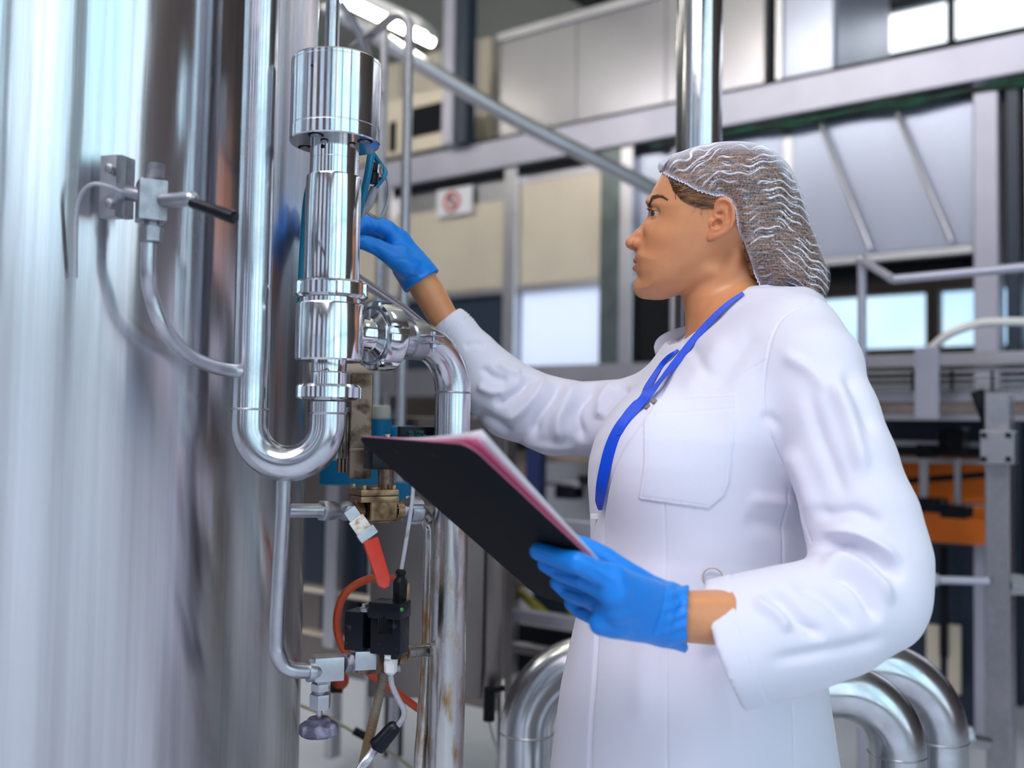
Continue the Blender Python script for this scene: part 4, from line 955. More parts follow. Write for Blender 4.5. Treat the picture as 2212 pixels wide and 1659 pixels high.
# ================================================================ the woman
DH = 1.50                                  # depth of the middle of the head
hr_ = ray(1540, 480); HT = -hr_/np.linalg.norm(hr_)
HR = RM @ np.array([1., 0, 0]); HR = HR-HT*(HR@HT); HR /= np.linalg.norm(HR); HUP = np.cross(HT, HR)
HC = P(1540, 480, DH); HS = DH/FPX*1.01     # metres per px in the head plane
HM = np.stack([HR, -HUP, HT], 1)            # head coords (px right, px down, px to camera) -> world
def hw(q): return HC+(np.asarray(q, float)-np.array([1540, 480, 0]))@(HM.T*HS)
def wh(p): return ((p-HC.astype(np.float32))@HM.astype(np.float32))/HS+np.array([1540, 480, 0], np.float32)
prof = [(1446, 352), (1435, 368), (1426, 384), (1416, 402), (1409.5, 415), (1405, 426), (1401.5, 436), (1401, 446), (1402.5, 455), (1404, 466), (1404, 480), (1401, 495), (1395, 512), (1388, 528), (1381, 539), (1377.5, 546), (1376.5, 553), (1377, 560), (1379, 569), (1379, 578), (1379.5, 587), (1381.5, 594), (1381.5, 599), (1379, 606), (1377, 615), (1378, 626), (1384, 635.5), (1395, 643), (1409, 647), (1425, 648), (1442, 646.5), (1462, 640), (1486, 630), (1512, 617), (1535, 602), (1552, 584), (1570, 566), (1600, 562), (1640, 556), (1680, 520), (1700, 470), (1700, 420), (1680, 375), (1645, 345), (1600, 330), (1550, 327), (1500, 332), (1465, 342)]
HP = Map2(smooth_poly(prof), 1340, 1730, 300, 680, 2.0, smooth=1)
capo = [(1421, 362), (1432, 350), (1447, 338), (1470, 331), (1500, 321), (1532, 314.5), (1570, 311.5), (1610, 314), (1642, 322), (1667, 338), (1689, 358), (1705, 384), (1720, 415), (1733, 450), (1745, 484), (1758, 512), (1770, 540), (1783, 570), (1787.5, 595), (1786, 620), (1779, 638), (1767, 651), (1735, 652), (1700, 640), (1650, 625), (1600, 600), (1540, 560), (1480, 500), (1440, 430)]
CP = Map2(smooth_poly(capo), 1380, 1830, 280, 700, 2.0, smooth=2)
def inflate(d, W, D, z, sc=85.):
    q = np.maximum(0, 1-d/D); q = np.where(q < .25, q*q/.5+.125*0, q-.125)/.875
    return (np.sqrt((z/W)**2+q*q)-1)*np.minimum(W, D)
def f_skull(h):
    x, y, z = h.T; d = -HP(x, y)
    W_ = np.interp(y, [330, 440, 500, 545, 600, 640], [104, 104, 100, 93, 80, 62])
    W_ = W_*np.interp(x, [1380, 1430, 1470, 1700], [.97, .99, 1.0, 1.0])
    D_ = np.interp(y, [330, 440, 480, 540, 580, 640], [92, 90, 84, 79, 73, 62])+np.where(x > 1560, 8, 0)*0
    return inflate(d, W_, D_, z)
def sym(h): g = h.copy(); g[:, 2] = np.abs(g[:, 2]); return g
EYE = (1429.5, 461.5, 47.0); ER = 17.0
EPT = [(1545, 441), (1550, 434), (1558, 429.5), (1567, 431), (1575, 437), (1581, 448), (1584, 461), (1583.5, 476), (1580, 490), (1572, 501), (1560, 508), (1546, 514), (1534, 519), (1530, 517), (1530, 507), (1533, 495), (1535, 482), (1538, 468), (1541, 452)]
EM = Map2(smooth_poly(EPT), 1490, 1620, 400, 550, 1.0, smooth=1)
def f_head(h):
    """skin surface of head, neck and ears in head px"""
    g = sym(h); d = f_skull(h)
    # temple and cheek modelling
    d = smin(d, ell(g, (1446, 508, 58), (34, 24, 26)), 30); d = smin(d, ell(g, (1436, 562, 42), (32, 40, 26)), 30)
    d = smin(d, ell(g, (1412, 436, 26), (14, 9, 32)), 12)                       # brow ridge
    d = smax(d, -ell(g, (1403, 463, 40), (12, 13, 20)), 12); d = smax(d, -ell(g, (1412, 461, 68), (19, 12.5, 20)), 9)                     # socket
    d = smin(d, ell(g, (1410, 494, 32), (15, 18, 20)), 18)
    # nose
    n = chain(h, [(1414, 462, 0), (1402.5, 484, 0), (1384, 506, 0), (1368.5, 524.5, 0)], [9.0, 10.0, 11.0, 14.3], 5)
    n = smin(n, chain(g, [(1413, 478, 12), (1400, 512, 17), (1394, 526, 19)], [9, 12, 12]), 9)
    n = smin(n, ell(g, (1384, 526, 17.5), (13, 11.0, 8.5)), 5)
    n = smin(n, seg(h, (1371, 534, 0), (1384, 541, 0), 6, 6), 4)
    n = smax(n, -ell(g, (1370.5, 534.5, 10), (8.0, 4.6, 4.2)), 2.0)
    d = smin(d, n, 6)
    d = smax(d, -(seg(g, (1399, 518, 26), (1399, 534, 24), 1.6, 1.6)), 3)       # crease behind the wing
    # lips
    up = chain(g, [(1378.2, 562.2, 0), (1378.6, 561.2, 6), (1383, 561.5, 16), (1391, 563, 29)], [6.6, 6.4, 5.0, 2.2], 1)
    lo = chain(g, [(1378.5, 578.5, 0), (1380, 578, 8), (1385, 574, 18), (1392, 566, 28)], [8.2, 7.8, 6.0, 2.2], 1)
    d = smin(d, up, 3.0); d = smin(d, lo, 3.0)
    d = smax(d, -chain(g, [(1372, 570.3, 0), (1373.5, 569.4, 8), (1380, 567, 20), (1389, 563.2, 31)], [1.3, 1.3, 1.2, .8]), 1.4)
    d = smin(d, ell(g, (1394, 622, 8), (17, 18, 26)), 16)                       # chin pad
    d = smin(d, seg(g, (1480, 610, 44), (1535, 580, 60), 10, 14), 26)           # jaw line
    # lids
    le = ball(g, EYE, 19.0)
    d = smin(d, le, 5)
    e = np.array(EYE); r = g-e.astype(np.float32)
    ang = np.degrees(np.arctan2(-r[:, 1], -r[:, 0]))                            # 0 = straight forward, + up
    lat = r[:, 2]
    ra = np.linalg.norm(r, axis=1)
    open_ = np.maximum(np.abs(r[:, 1]+1.6+.12*r[:, 0])-(6.0-.0085*(lat*lat)-np.maximum(0, r[:, 0]+5)*.62), np.maximum(r[:, 0]-2.5, ra-22.5))
    open_ = np.maximum(open_, 15.6-ra)
    d = smax(d, -open_, 1.1)
    # upper lid fold
    d = smax(d, -(chain(g, [(1412, 449.5, 34), (1414, 446.5, 48), (1424, 448.5, 60)], [1.4, 1.5, 1.0])), 2.2)
    # neck
    nk = chain(h*np.array([1, 1, 1.08], np.float32), [(1572, 560, 0), (1566, 640, 0), (1573, 700, 0), (1592, 800, 0)], [74, 83, 83, 100], 8)
    nk = smin(nk, seg(g, (1588, 548, 66), (1512, 745, 22), 15, 13), 18)
    d = smin(d, nk, 16)
    # ear
    tilt = (h[:, 0]-1540)*.42
    ez = g[:, 2]-(101+tilt); pd = EM(g[:, 0], g[:, 1])
    ear = smax(pd+2.5, np.abs(ez)-5.5, 4)
    g3 = np.stack([g[:, 0], g[:, 1], ez], 1)
    rim = chain(g3, [(1541, 462, -2), (1545, 446, 2), (1553, 436, 5), (1564, 435, 6), (1574, 443, 6), (1579, 458, 6), (1579, 474, 6), (1574, 489, 5), (1562, 500, 4), (1546, 509, 2)], [3.4, 4.2, 4.8, 5, 5, 5, 5, 5.2, 5.5, 6.5])
    anti = chain(g3, [(1552, 452, 1), (1562, 455, 3), (1568.5, 468, 4), (1566, 482, 4), (1557, 492, 3), (1546, 496, 3)], [3.4, 3.8, 4, 4.2, 4.4, 4.2])
    crus = chain(g3, [(1566, 452, 3), (1563, 460, 3)], [3.2, 3.4])
    hel = chain(g3, [(1543, 466, 1), (1552, 473, 0)], [3.2, 2.4])
    ear = smin(ear, np.minimum(rim, hel), 2.5); ear = smin(ear, smin(anti, crus, 3), 2.5)
    ear = smin(ear, ell(g3, (1537, 481, 1), (6, 9, 6)), 4)                       # tragus
    lobe = ell(g3, (1539, 510, -1), (11, 9, 5.5)); ear = smin(ear, lobe, 5)
    back = ell(g3, (1550, 478, -16), (22, 34, 17)); ear = smin(ear, smax(back, pd+7, 4), 5)
    ear = smax(ear, -ell(g3, (1550, 483, 5), (8.5, 8.5, 11)), 2.5)
    ear = smax(ear, -ell(g3, (1541.5, 485.5, 0), (3.6, 6.0, 13), None), 1.5)
    ear = smax(ear, -ell(g3, (1553, 463.5, 6), (7, 4.6, 7)), 2.5)
    ear = smax(ear, -ell(g3, (1572, 466, 7), (2.3, 19, 4.5)), 1.8)
    d = smin(d, ear, 3.5)
    return d
# ---------------------------------------------------------------- torso frame
YAW = math.radians(22)
TF = np.array([-math.cos(YAW), -math.sin(YAW), 0]); TL = np.array([math.sin(YAW), -math.cos(YAW), 0])
rows = [(690, 1500, 1720, .10), (715, 1472, 1748, .125), (745, 1445, 1772, .148), (790, 1415, 1790, .165), (850, 1378, 1800, .178), (900, 1346, 1798, .180), (950, 1312, 1792, .178), (1000, 1293, 1784, .172), (1050, 1286, 1774, .167), (1110, 1284, 1762, .163), (1190, 1282, 1750, .160), (1280, 1266, 1750, .166), (1380, 1243, 1757, .178), (1500, 1218, 1770, .192), (1659, 1197, 1794, .206), (1860, 1178, 1815, .218), (2100, 1165, 1830, .225)]
DT = 1.46
tz, tx_, ty_, ta, tb = [], [], [], [], []
for py, l, r, b in rows:
    c = P((l+r)/2, py, DT); hwid = (r-l)/2*DT/FPX; vx_ = ray((l+r)/2, py)[:2]; vx_ /= np.linalg.norm(vx_); side = np.array([vx_[1], -vx_[0], 0])
    ca, sa = abs(TF@side), abs(TL@side); bb = min(b, hwid*.98/max(sa, .05)); a = math.sqrt(max(hwid**2-(bb*sa)**2, .0025))/ca
    tz.append(c[2]); tx_.append(c[0]); ty_.append(c[1]); ta.append(a); tb.append(bb)
tz = np.array(tz)[::-1]; tx_, ty_, ta, tb = [np.array(q)[::-1] for q in (tx_, ty_, ta, tb)]
def f_torso(p, inset=0.0):
    z = p[:, 2]; cx = np.interp(z, tz, tx_); cy = np.interp(z, tz, ty_); a = np.interp(z, tz, ta)-inset; b = np.interp(z, tz, tb)-inset
    qx, qy = p[:, 0]-cx, p[:, 1]-cy; f = qx*TF[0]+qy*TF[1]; l = qx*TL[0]+qy*TL[1]
    e = 2.25; rr = (np.abs(f/a)**e+np.abs(l/b)**e)**(1/e)
    d = (rr-1)*np.minimum(a, b)
    return smax(d, z-(tz[-1]-inset), .05)
def Pd(*q): return P(*q)
# near arm (her left) and far arm (her right)
NA = [(1722, 745, 1.375, 66), (1756, 800, 1.32, 94), (1788, 900, 1.285, 100), (1824, 1010, 1.26, 108), (1860, 1120, 1.235, 115), (1882, 1215, 1.22, 118), (1880, 1290, 1.20, 116)]
NF = [(1880, 1290, 1.20, 116), (1800, 1330, 1.18, 124), (1700, 1360, 1.165, 130), (1620, 1378, 1.155, 128), (1560, 1394, 1.15, 126), (1520, 1406, 1.145, 126)]
FA = [(1455, 850, 1.56, 62), (1400, 882, 1.60, 74), (1300, 908, 1.64, 80), (1200, 902, 1.66, 80), (1110, 868, 1.67, 78), (1060, 826, 1.67, 72), (1024, 776, 1.665, 56), (985, 718, 1.66, 42), (960, 684, 1.655, 37)]
def limb(L): return [Pd(x, y, d) for x, y, d, r in L], [r*d/FPX for x, y, d, r in L]
naP, naR = limb(NA); nfP, nfR = limb(NF); faP, faR = limb(FA)
CUFF = (Pd(1566, 1394, 1.151), Pd(1520, 1406, 1.145)); cuffn = CUFF[1]-CUFF[0]; cuffn /= np.linalg.norm(cuffn)
# plane of the near cuff: leans as in the photograph
cq = Pd(1612, 1521, 1.16)-Pd(1521, 1268, 1.15); cq /= np.linalg.norm(cq); cn = np.cross(cq, HT); cn /= np.linalg.norm(cn)
if cn[0] > 0: cn = -cn
CPT = Pd(1566, 1394, 1.151)
fq = Pd(996, 664, 1.66)-Pd(934, 716, 1.66); fq /= np.linalg.norm(fq); fn_ = np.cross(fq, HT); fn_ /= np.linalg.norm(fn_)
if fn_[0] > 0: fn_ = -fn_
FPT = Pd(965, 690, 1.66)
def skin_arm_near(p): return chain(p, [Pd(1800, 900, 1.30), Pd(1880, 1270, 1.215), Pd(1700, 1335, 1.165), Pd(1560, 1334, 1.125), Pd(1480, 1332, 1.115)], [.045, .040, .040, .0315, .0285])
def skin_arm_far(p): return chain(p, [Pd(1400, 890, 1.6), Pd(1300, 908, 1.64), Pd(1200, 902, 1.66), Pd(1110, 868, 1.67), Pd(1015, 765, 1.665), Pd(960, 690, 1.66), Pd(925, 630, 1.655), Pd(898, 590, 1.65)], [.038, .040, .040, .038, .030, .0245, .0265, .0245])
# ---------------------------------------------------------------- clipboard plane (fitted rectangle)
CBS = 1.045
cA, cB, cD = P(768, 945, 1.09*CBS), P(1010, 963, .907*CBS), P(1159, 1287, 1.232*CBS)
e1 = cB-cA; e2 = cD-cA; CW, CL = np.linalg.norm(e1), np.linalg.norm(e2); e1 /= CW; e2 = e2-e1*(e2@e1); e2 /= np.linalg.norm(e2)
e3 = np.cross(e1, e2)
if e3 @ (C0-cA) < 0: e3 = -e3                # e3 looks at the camera: the dark back
def on_board(px, py, h=0.0):
    r = ray(px, py); k = ((cA-C0)@e3+h)/(r@e3); return C0+r*k
# hands: chains in px; near hand fingers lie on the back of the board
def nb(px, py, rpx, extra=0.0):
    dd = ((cA-C0)@e3)/(ray(px, py)@e3); r = rpx*dd/FPX; q = on_board(px, py, r+.0012+extra); return q, r
def finger(spec): pts = []; rs = []; [(pts.append(q[0]), rs.append(q[1])) for q in (nb(*s) for s in spec)]; return pts, rs
WR = Pd(1478, 1330, 1.115)
def nbd(px, py, d, r): return Pd(px, py, d), r*d/FPX
FING = []
for tip in ([(1163, 1191, 17.5), (1200, 1203, 20), (1248, 1216, 22.5)], [(1180, 1217, 17.5), (1212, 1234, 20), (1262, 1250, 23)], [(1206, 1258, 17), (1228, 1275, 19.5), (1272, 1290, 23)], [(1236, 1301, 16), (1256, 1316, 19), (1292, 1330, 22)]):
    FING.append(finger(tip))
KN = [nbd(1325, 1250, 1.035, 29), nbd(1330, 1283, 1.035, 30), nbd(1335, 1315, 1.045, 30), nbd(1338, 1345, 1.06, 28)]
TH = [nbd(1238, 1170, 1.10, 15.5), nbd(1262, 1180, 1.10, 19), nbd(1308, 1206, 1.10, 23), nbd(1352, 1240, 1.10, 28), nbd(1420, 1290, 1.11, 36)]
def f_handN(p, fat=0.0):
    d = None
    for (pts, rs), (k, kr) in zip(FING, KN):
        c = chain(p, pts+[k], rs+[kr*.93])
        d = c if d is None else smin(d, c, .0042)
    palm = None
    for i, (k, kr) in enumerate(KN):
        w, wr = nbd(1445, 1302+20*i, 1.105, 33)
        c = seg(p, k, w, kr, wr); palm = c if palm is None else smin(palm, c, .012)
    w2 = nbd(1300, 1345, 1.06, 27), nbd(1440, 1352, 1.115, 27)
    palm = smin(palm, seg(p, w2[0][0], w2[1][0], w2[0][1], w2[1][1]), .014)
    d = smin(d, palm, .007)
    d = smin(d, chain(p, [t[0] for t in TH], [t[1] for t in TH]), .007)
    return d-fat
# far hand behind the valve
HF = 1.60
def fd(px, py, d, r): return Pd(px, py, d), r*d/FPX
IDX = [fd(852, 512, 1.63, 21), fd(838, 496, 1.62, 19), fd(812, 484, 1.61, 17.5), fd(782, 481, 1.60, 16.5), fd(760, 500, 1.59, 13.5)]
MID = [fd(850, 520, 1.66, 21), fd(830, 505, 1.67, 19), fd(800, 492, 1.67, 16), fd(770, 500, 1.66, 14), fd(755, 515, 1.65, 12.5)]
RIN = [fd(862, 530, 1.69, 21), fd(842, 514, 1.71, 18), fd(812, 505, 1.71, 15), fd(786, 515, 1.70, 13)]
PIN = [fd(872, 545, 1.71, 19), fd(852, 532, 1.73, 15), fd(828, 528, 1.73, 13), fd(806, 536, 1.72, 11)]
THF = [fd(880, 575, 1.62, 26), fd(845, 552, 1.60, 22), fd(815, 534, 1.59, 17.5), fd(788, 524, 1.585, 15.5), fd(762, 522, 1.585, 13)]
def f_handF(p, fat=0.0):
    d = None
    for L in (IDX, MID, RIN, PIN):
        c = chain(p, [q[0] for q in L], [q[1] for q in L]); d = c if d is None else smin(d, c, .004)
    pal = smin(seg(p, Pd(906, 600, 1.655), Pd(860, 528, 1.64), .0275, .024), seg(p, Pd(908, 598, 1.66), Pd(872, 545, 1.69), .0275, .022), .014)
    pal = smin(pal, seg(p, Pd(900, 590, 1.64), Pd(862, 556, 1.61), .023, .020), .012)
    d = smin(d, pal, .008)
    return smin(d, chain(p, [q[0] for q in THF], [q[1] for q in THF]), .006)-fat
def f_body(p):
    h = wh(p); dh = f_head(h)*HS
    dt = smin(f_torso(p, .03), chain(p, [Pd(1600, 720, 1.48), Pd(1610, 800, 1.47)], [.07, .09]), .05)
    d = smin(dh, dt, .015)
    arms = np.minimum(np.minimum(skin_arm_near(p), skin_arm_far(p)), np.minimum(f_handN(p, -.0035), f_handF(p, -.003)))
    return smin(d, arms, .012)
# ---------------------------------------------------------------- coat field
def f_coat(p):
    t = f_torso(p)
    b1 = ell(p, Pd(1412, 990, 1.37), (.060, .060, .078)); b2 = ell(p, Pd(1385, 985, 1.50), (.052, .055, .075))
    t = smin(t, np.minimum(b1, b2), .07)
    # shoulders
    sh = chain(p, [Pd(1600, 668, 1.50), Pd(1665, 690, 1.45), Pd(1722, 728, 1.385), Pd(1756, 790, 1.34)], [.040, .052, .052, .056], .03)
    sh2 = chain(p, [Pd(1590, 700, 1.50), Pd(1530, 790, 1.55), Pd(1470, 850, 1.57)], [.055, .055, .05], .03)
    t = smin(t, sh, .045); t = smin(t, sh2, .05)
    t = smin(t, seg(p, Pd(1690, 700, 1.50), Pd(1720, 800, 1.50), .07, .09), .05)
    a = smin(chain(p, naP, naR, .02), chain(p, nfP, nfR, .02), .02)
    # flatten the cuff and cut sleeves open
    cutN = (p-CPT.astype(np.float32))@cn.astype(np.float32); a = smax(a, cutN, .002)
    cav = smax(chain(p, nfP, [r-.0085 for r in nfR]), -(cutN+.05), .002); a = smax(a, -cav, .001)
    fa = chain(p, faP, faR, .015); cutF = (p-FPT.astype(np.float32))@fn_.astype(np.float32); fa = smax(fa, cutF, .002)
    
    d = smin(t, a, .022); d = smin(d, fa, .028)
    # neck hole
    h = wh(p); pl = ((h[:, 0]-1550)*.67+(h[:, 1]-671)*.74)*HS
    nh = smax(chain(h, [(1560, 560, 0), (1560, 700, 0)], [118, 118])*HS, pl, .004)
    nh = np.minimum(nh, chain(h*np.array([1, 1, 1.02], np.float32), [(1566, 560, 0), (1560, 700, 0)], [84, 78])*HS)
    d = smax(d, -nh, .003); d = smax(d, -(h[:, 1]-610)*HS*1.0*np.where(h[:, 0] < 1720, 1, 1)-.0, .006)
    return d
person = thing('person', np.array([.36, 1.50, 0]), 'woman in white coat, hair net and blue gloves reaching for the polished valve', 'person')
import time as _t; _T0 = _t.time()
# ---- body (one continuous surface), meshed in head-aligned axes
def world_from(q): return HC+q@HM.T
def fb(q): return f_body((HC.astype(np.float32)+q@HM.T.astype(np.float32)))
hx0, hx1 = (1335-1540)*HS, (1640-1540)*HS; hy0, hy1 = (400-480)*HS, (665-480)*HS; hz0, hz1 = 0*HS, 118*HS
xs = grid_axis(-.60, .30, (hx0, hx1), .0050, .00125); ys = grid_axis(-.14, .72, (hy0, hy1), .0055, .00125); zs = grid_axis(-.32, .55, (hz0, hz1), .0050, .0017)
v, q = mesh_field(fb, xs, ys, zs); v = world_from(v)
hp_ = wh(v.astype(np.float32)).astype(float)
# skin tone by place: lips, cheeks, nose tip and ear are naturally redder
def skin_tone(h):
    g = h.copy(); g[:, 2] = np.abs(g[:, 2]); base = np.tile(np.array([.78, .345, .155]), (len(h), 1))
    def mixc(w, c): nonlocal base; w = np.clip(w, 0, 1)[:, None]; base = base*(1-w)+np.array(c)*w
    mixc(.28*np.exp(-(((g[:, 0]-1445)/40)**2+((g[:, 1]-520)/26)**2)), (.80, .27, .13))
    mixc(.45*np.exp(-((h[:, 0]-1368)**2+(h[:, 1]-522)**2)/18**2), (.78, .27, .15))
    mixc(.35*((EM(g[:, 0], g[:, 1]) < 3) & (g[:, 2] > 90)), (.80, .27, .14))
    up = chain(g.astype(np.float32), [(1376, 564, 0), (1376.6, 562.6, 6), (1381, 562.5, 16), (1390, 564, 28)], [5.8, 5.6, 4.2, 1.2])
    lo = chain(g.astype(np.float32), [(1376, 577, 0), (1378, 576.5, 8), (1383, 573, 18), (1390, 566, 27)], [7, 6.6, 5.0, 1.5])
    mixc(.75*np.clip(1.0-np.minimum(up, lo)/1.6, 0, 1), (.52, .15, .10))
    return base
me = np_mesh('body', v, q); color_attr(me, skin_tone(hp_))
def skin_mat():
    m, t, b = nt('skin'); N = t.nodes; L = t.links
    a = N.new('ShaderNodeVertexColor'); a.layer_name = 'tone'
    tc = N.new('ShaderNodeTexCoord'); n = N.new('ShaderNodeTexNoise'); n.inputs['Scale'].default_value = 55; n.inputs['Detail'].default_value = 5
    L.new(tc.outputs['Object'], n.inputs[0]); mx = N.new('ShaderNodeMix'); mx.data_type = 'RGBA'; mx.blend_type = 'MULTIPLY'; mx.inputs[0].default_value = .16
    L.new(a.outputs[0], mx.inputs[6]); L.new(n.outputs[0], mx.inputs[7]); L.new(mx.outputs[2], b.inputs['Base Color'])
    b.inputs['Roughness'].default_value = .37; b.inputs['Specular IOR Level'].default_value = .5
    b.inputs['Subsurface Weight'].default_value = .35; b.inputs['Subsurface Radius'].default_value = (1, .3, .15); b.inputs['Subsurface Scale'].default_value = .004
    n2 = N.new('ShaderNodeTexNoise'); n2.inputs['Scale'].default_value = 900; L.new(tc.outputs['Object'], n2.inputs[0])
    bp = N.new('ShaderNodeBump'); bp.inputs['Strength'].default_value = .12; bp.inputs['Distance'].default_value = .0006; L.new(n2.outputs[0], bp.inputs['Height']); L.new(bp.outputs[0], b.inputs['Normal'])
    return m
M['skin'] = skin_mat(); body = link_mesh('body', me, 'skin', person)
print('BODY', len(v), _t.time()-_T0)
# ---- eyes
M['eye'] = mat('eye_white', (.50, .46, .46), .12, coat=.6); M['iris'] = mat('iris', (.035, .045, .05), .15, coat=1.0); M['pupil'] = mat('pupil', (.003, .003, .003), .1)
for s in (1, -1):
    c = hw((EYE[0], EYE[1], EYE[2]*s)); look = -HR*.93+HT*.36*s+HUP*.02; look /= np.linalg.norm(look)
    e = MB().sphere(c, ER*HS, 32, 20).build('eye', 'eye', body)
    MB().lathe(c, look, [(ER*HS*.86, ER*HS*.54), (ER*HS*.93, ER*HS*.50), (ER*HS*1.02, ER*HS*.36), (ER*HS*1.08, ER*HS*.12)], 28).build('iris', 'iris', e)
    MB().lathe(c, look, [(ER*HS*1.05, ER*HS*.2), (ER*HS*1.085, ER*HS*.15)], 20).build('pupil', 'pupil', e)
# ---- hair under the net
def f_hair(h, off=0.0):
    x, y, z = h.T; d = -CP(x, y)
    W_ = np.interp(x, [1430, 1500, 1600, 1690, 1790], [98, 110, 113, 94, 72])+(6-off)*.9; D_ = np.interp(x, [1430, 1600, 1700, 1790], [92, 92, 80, 64])
    return inflate(d-off, W_, D_, z)
rim = [(1421, 362), (1430, 374), (1440, 382), (1452, 388), (1464, 392), (1478, 400), (1492, 408), (1506, 415), (1522, 421), (1540, 426), (1555, 426), (1570, 434), (1580, 447), (1586, 462), (1588, 480), (1590, 497), (1600, 516), (1612, 545), (1622, 572), (1634, 598), (1648, 622), (1680, 655), (1720, 690), (1850, 700), (1850, 280), (1400, 280), (1400, 350)]
RIMM = Map2(rim, 1380, 1860, 270, 710, 1.0)
hairpoly = [(1440, 370), (1452, 384), (1457, 396), (1461, 410), (1468, 420), (1474, 430), (1486, 437), (1500, 443), (1516, 449), (1530, 447), (1541, 438), (1549, 430), (1558, 426), (1576, 437), (1590, 470), (1594, 500), (1600, 525), (1606, 545), (1614, 572), (1624, 600), (1640, 628), (1680, 665), (1850, 700), (1850, 280), (1430, 280)]
HAIRM = Map2(smooth_poly(hairpoly, 3), 1380, 1860, 270, 710, 1.0, smooth=1)
def surf(f, off, maskmap, lim, step, nm):
    def g(q): return f((q/HS+np.array([1540, 480, 0], np.float32)).astype(np.float32), off)*HS
    X = np.arange(-135*HS, 260*HS, step); Y = np.arange(-180*HS, 185*HS, step); Z = np.arange(-130*HS, 130*HS, step)
    v, q = mesh_field(g, X, Y, Z); hq = v/HS+np.array([1540, 480, 0])
    c = hq[q].mean(1); v, q = keep_faces(v, q, maskmap(c[:, 0], c[:, 1]) < lim); return v/HS+np.array([1540, 480, 0]), q
v, q = surf(f_hair, 6.0, HAIRM, 0, .0026, 'hair')
def hskin(x, y, z0):
    """lateral distance of the skin at a head pixel"""
    g = np.stack([x, y, np.full(len(x), 0.)], 1).astype(np.float32); lo = np.zeros(len(x)); hi = np.full(len(x), 150.)
    for _ in range(14):
        m = (lo+hi)/2; g[:, 2] = m; ins = f_skull(g) < 0; lo = np.where(ins, m, lo); hi = np.where(ins, hi, m)
    return lo
# hair follows the scalp near its front edge
zs_ = hskin(v[:, 0], v[:, 1], 0); edge = np.clip((-HAIRM(v[:, 0], v[:, 1]))/26, 0, 1); edge = edge*edge*(3-2*edge)
def zsurf(x, y, off):
    g = np.stack([x, y, np.zeros(len(x))], 1).astype(np.float32); lo = np.zeros(len(x)); hi = np.full(len(x), 170.)
    for _ in range(14):
        m = (lo+hi)/2; g[:, 2] = m; ins = f_hair(g, off) < 0; lo = np.where(ins, m, lo); hi = np.where(ins, hi, m)
    return lo
def hair_z(x, y):
    zs_ = hskin(x, y, 0); cur = zsurf(x, y, 6.0); e_ = np.clip((-HAIRM(x, y))/26, 0, 1); e_ = e_*e_*(3-2*e_); tgt = zs_+1.5
    wf = np.clip((1612-x)/30, 0, 1)*(zs_ > 8); return cur*(1-wf)+wf*(tgt*(1-e_)+np.maximum(cur, tgt+3)*e_)
cur = np.abs(v[:, 2]); v[:, 2] = np.sign(v[:, 2])*np.where(cur > 12, hair_z(v[:, 0], v[:, 1]), cur)
v = relax(v, q, 2)
me = np_mesh('hair', hw(v), q)
def hair_mat():
    m, t, b = nt('brown_hair'); N = t.nodes; L = t.links
    tc = N.new('ShaderNodeTexCoord'); mp = N.new('ShaderNodeMapping'); mp.inputs['Rotation'].default_value = (0, .7, 0); mp.inputs['Scale'].default_value = (10, 60, 160)
    L.new(tc.outputs['Object'], mp.inputs[0]); n = N.new('ShaderNodeTexNoise'); n.inputs['Scale'].default_value = 3.2; n.inputs['Detail'].default_value = 8
    L.new(mp.outputs[0], n.inputs[0]); r = N.new('ShaderNodeValToRGB'); r.color_ramp.elements[0].position = .38; r.color_ramp.elements[1].position = .68
    r.color_ramp.elements[0].color = (.022, .011, .006, 1); r.color_ramp.elements[1].color = (.36, .16, .06, 1)
    L.new(n.outputs[0], r.inputs[0]); L.new(r.outputs[0], b.inputs['Base Color']); b.inputs['Roughness'].default_value = .38
    bp = N.new('ShaderNodeBump'); bp.inputs['Strength'].default_value = .6; bp.inputs['Distance'].default_value = .0015; L.new(n.outputs[0], bp.inputs['Height']); L.new(bp.outputs[0], b.inputs['Normal']); return m
M['hair'] = hair_mat(); hair = link_mesh('hair', me, 'hair', person)
# loose strands along the temple
st = MB(); rr = np.random.default_rng(3)
def onskin(x, y, lift=.8):
    return np.array([x, y, float(hskin(np.array([x]), np.array([y]), 0)[0])+lift])
for i in range(170):
    t = rr.random(); a = curve2([(1448, 380), (1456, 402), (1466, 420), (1482, 436), (1510, 447), (1534, 444)], 30); a = a[int(t*(len(a)-1))]
    x0, y0 = a+rr.normal(size=2)*2; L_ = rr.uniform(14, 42); an = np.interp(t, [0, 1], [1.15, .05])+rr.normal()*.25
    pts = [onskin(x0-4, y0-6, 4.5)]+[onskin(x0+L_*s_*math.cos(an)*.9, y0+L_*s_*math.sin(an)*(.65-.5*s_*t), 1.2+3*s_*(1-s_)) for s_ in (0.05, .35, .7, 1.0)]
    pts = [hw(q) for q in pts]; st.tube(bez(pts, 8), [.00042]*(len(bez(pts, 8))-1)+[.0001], 4, caps=False)
for i in range(7):
    x0, y0 = 1485+rr.random()*45, 444+rr.random()*4; pts = [hw(onskin(x0+rr.normal()*3-s_*rr.uniform(-4, 9), y0+s_*rr.uniform(14, 34), 1.0)) for s_ in (0, .5, 1)]
    st.tube(bez(pts, 8), .00012, 4, caps=False)
st.build('hair_strands', 'hair', person)
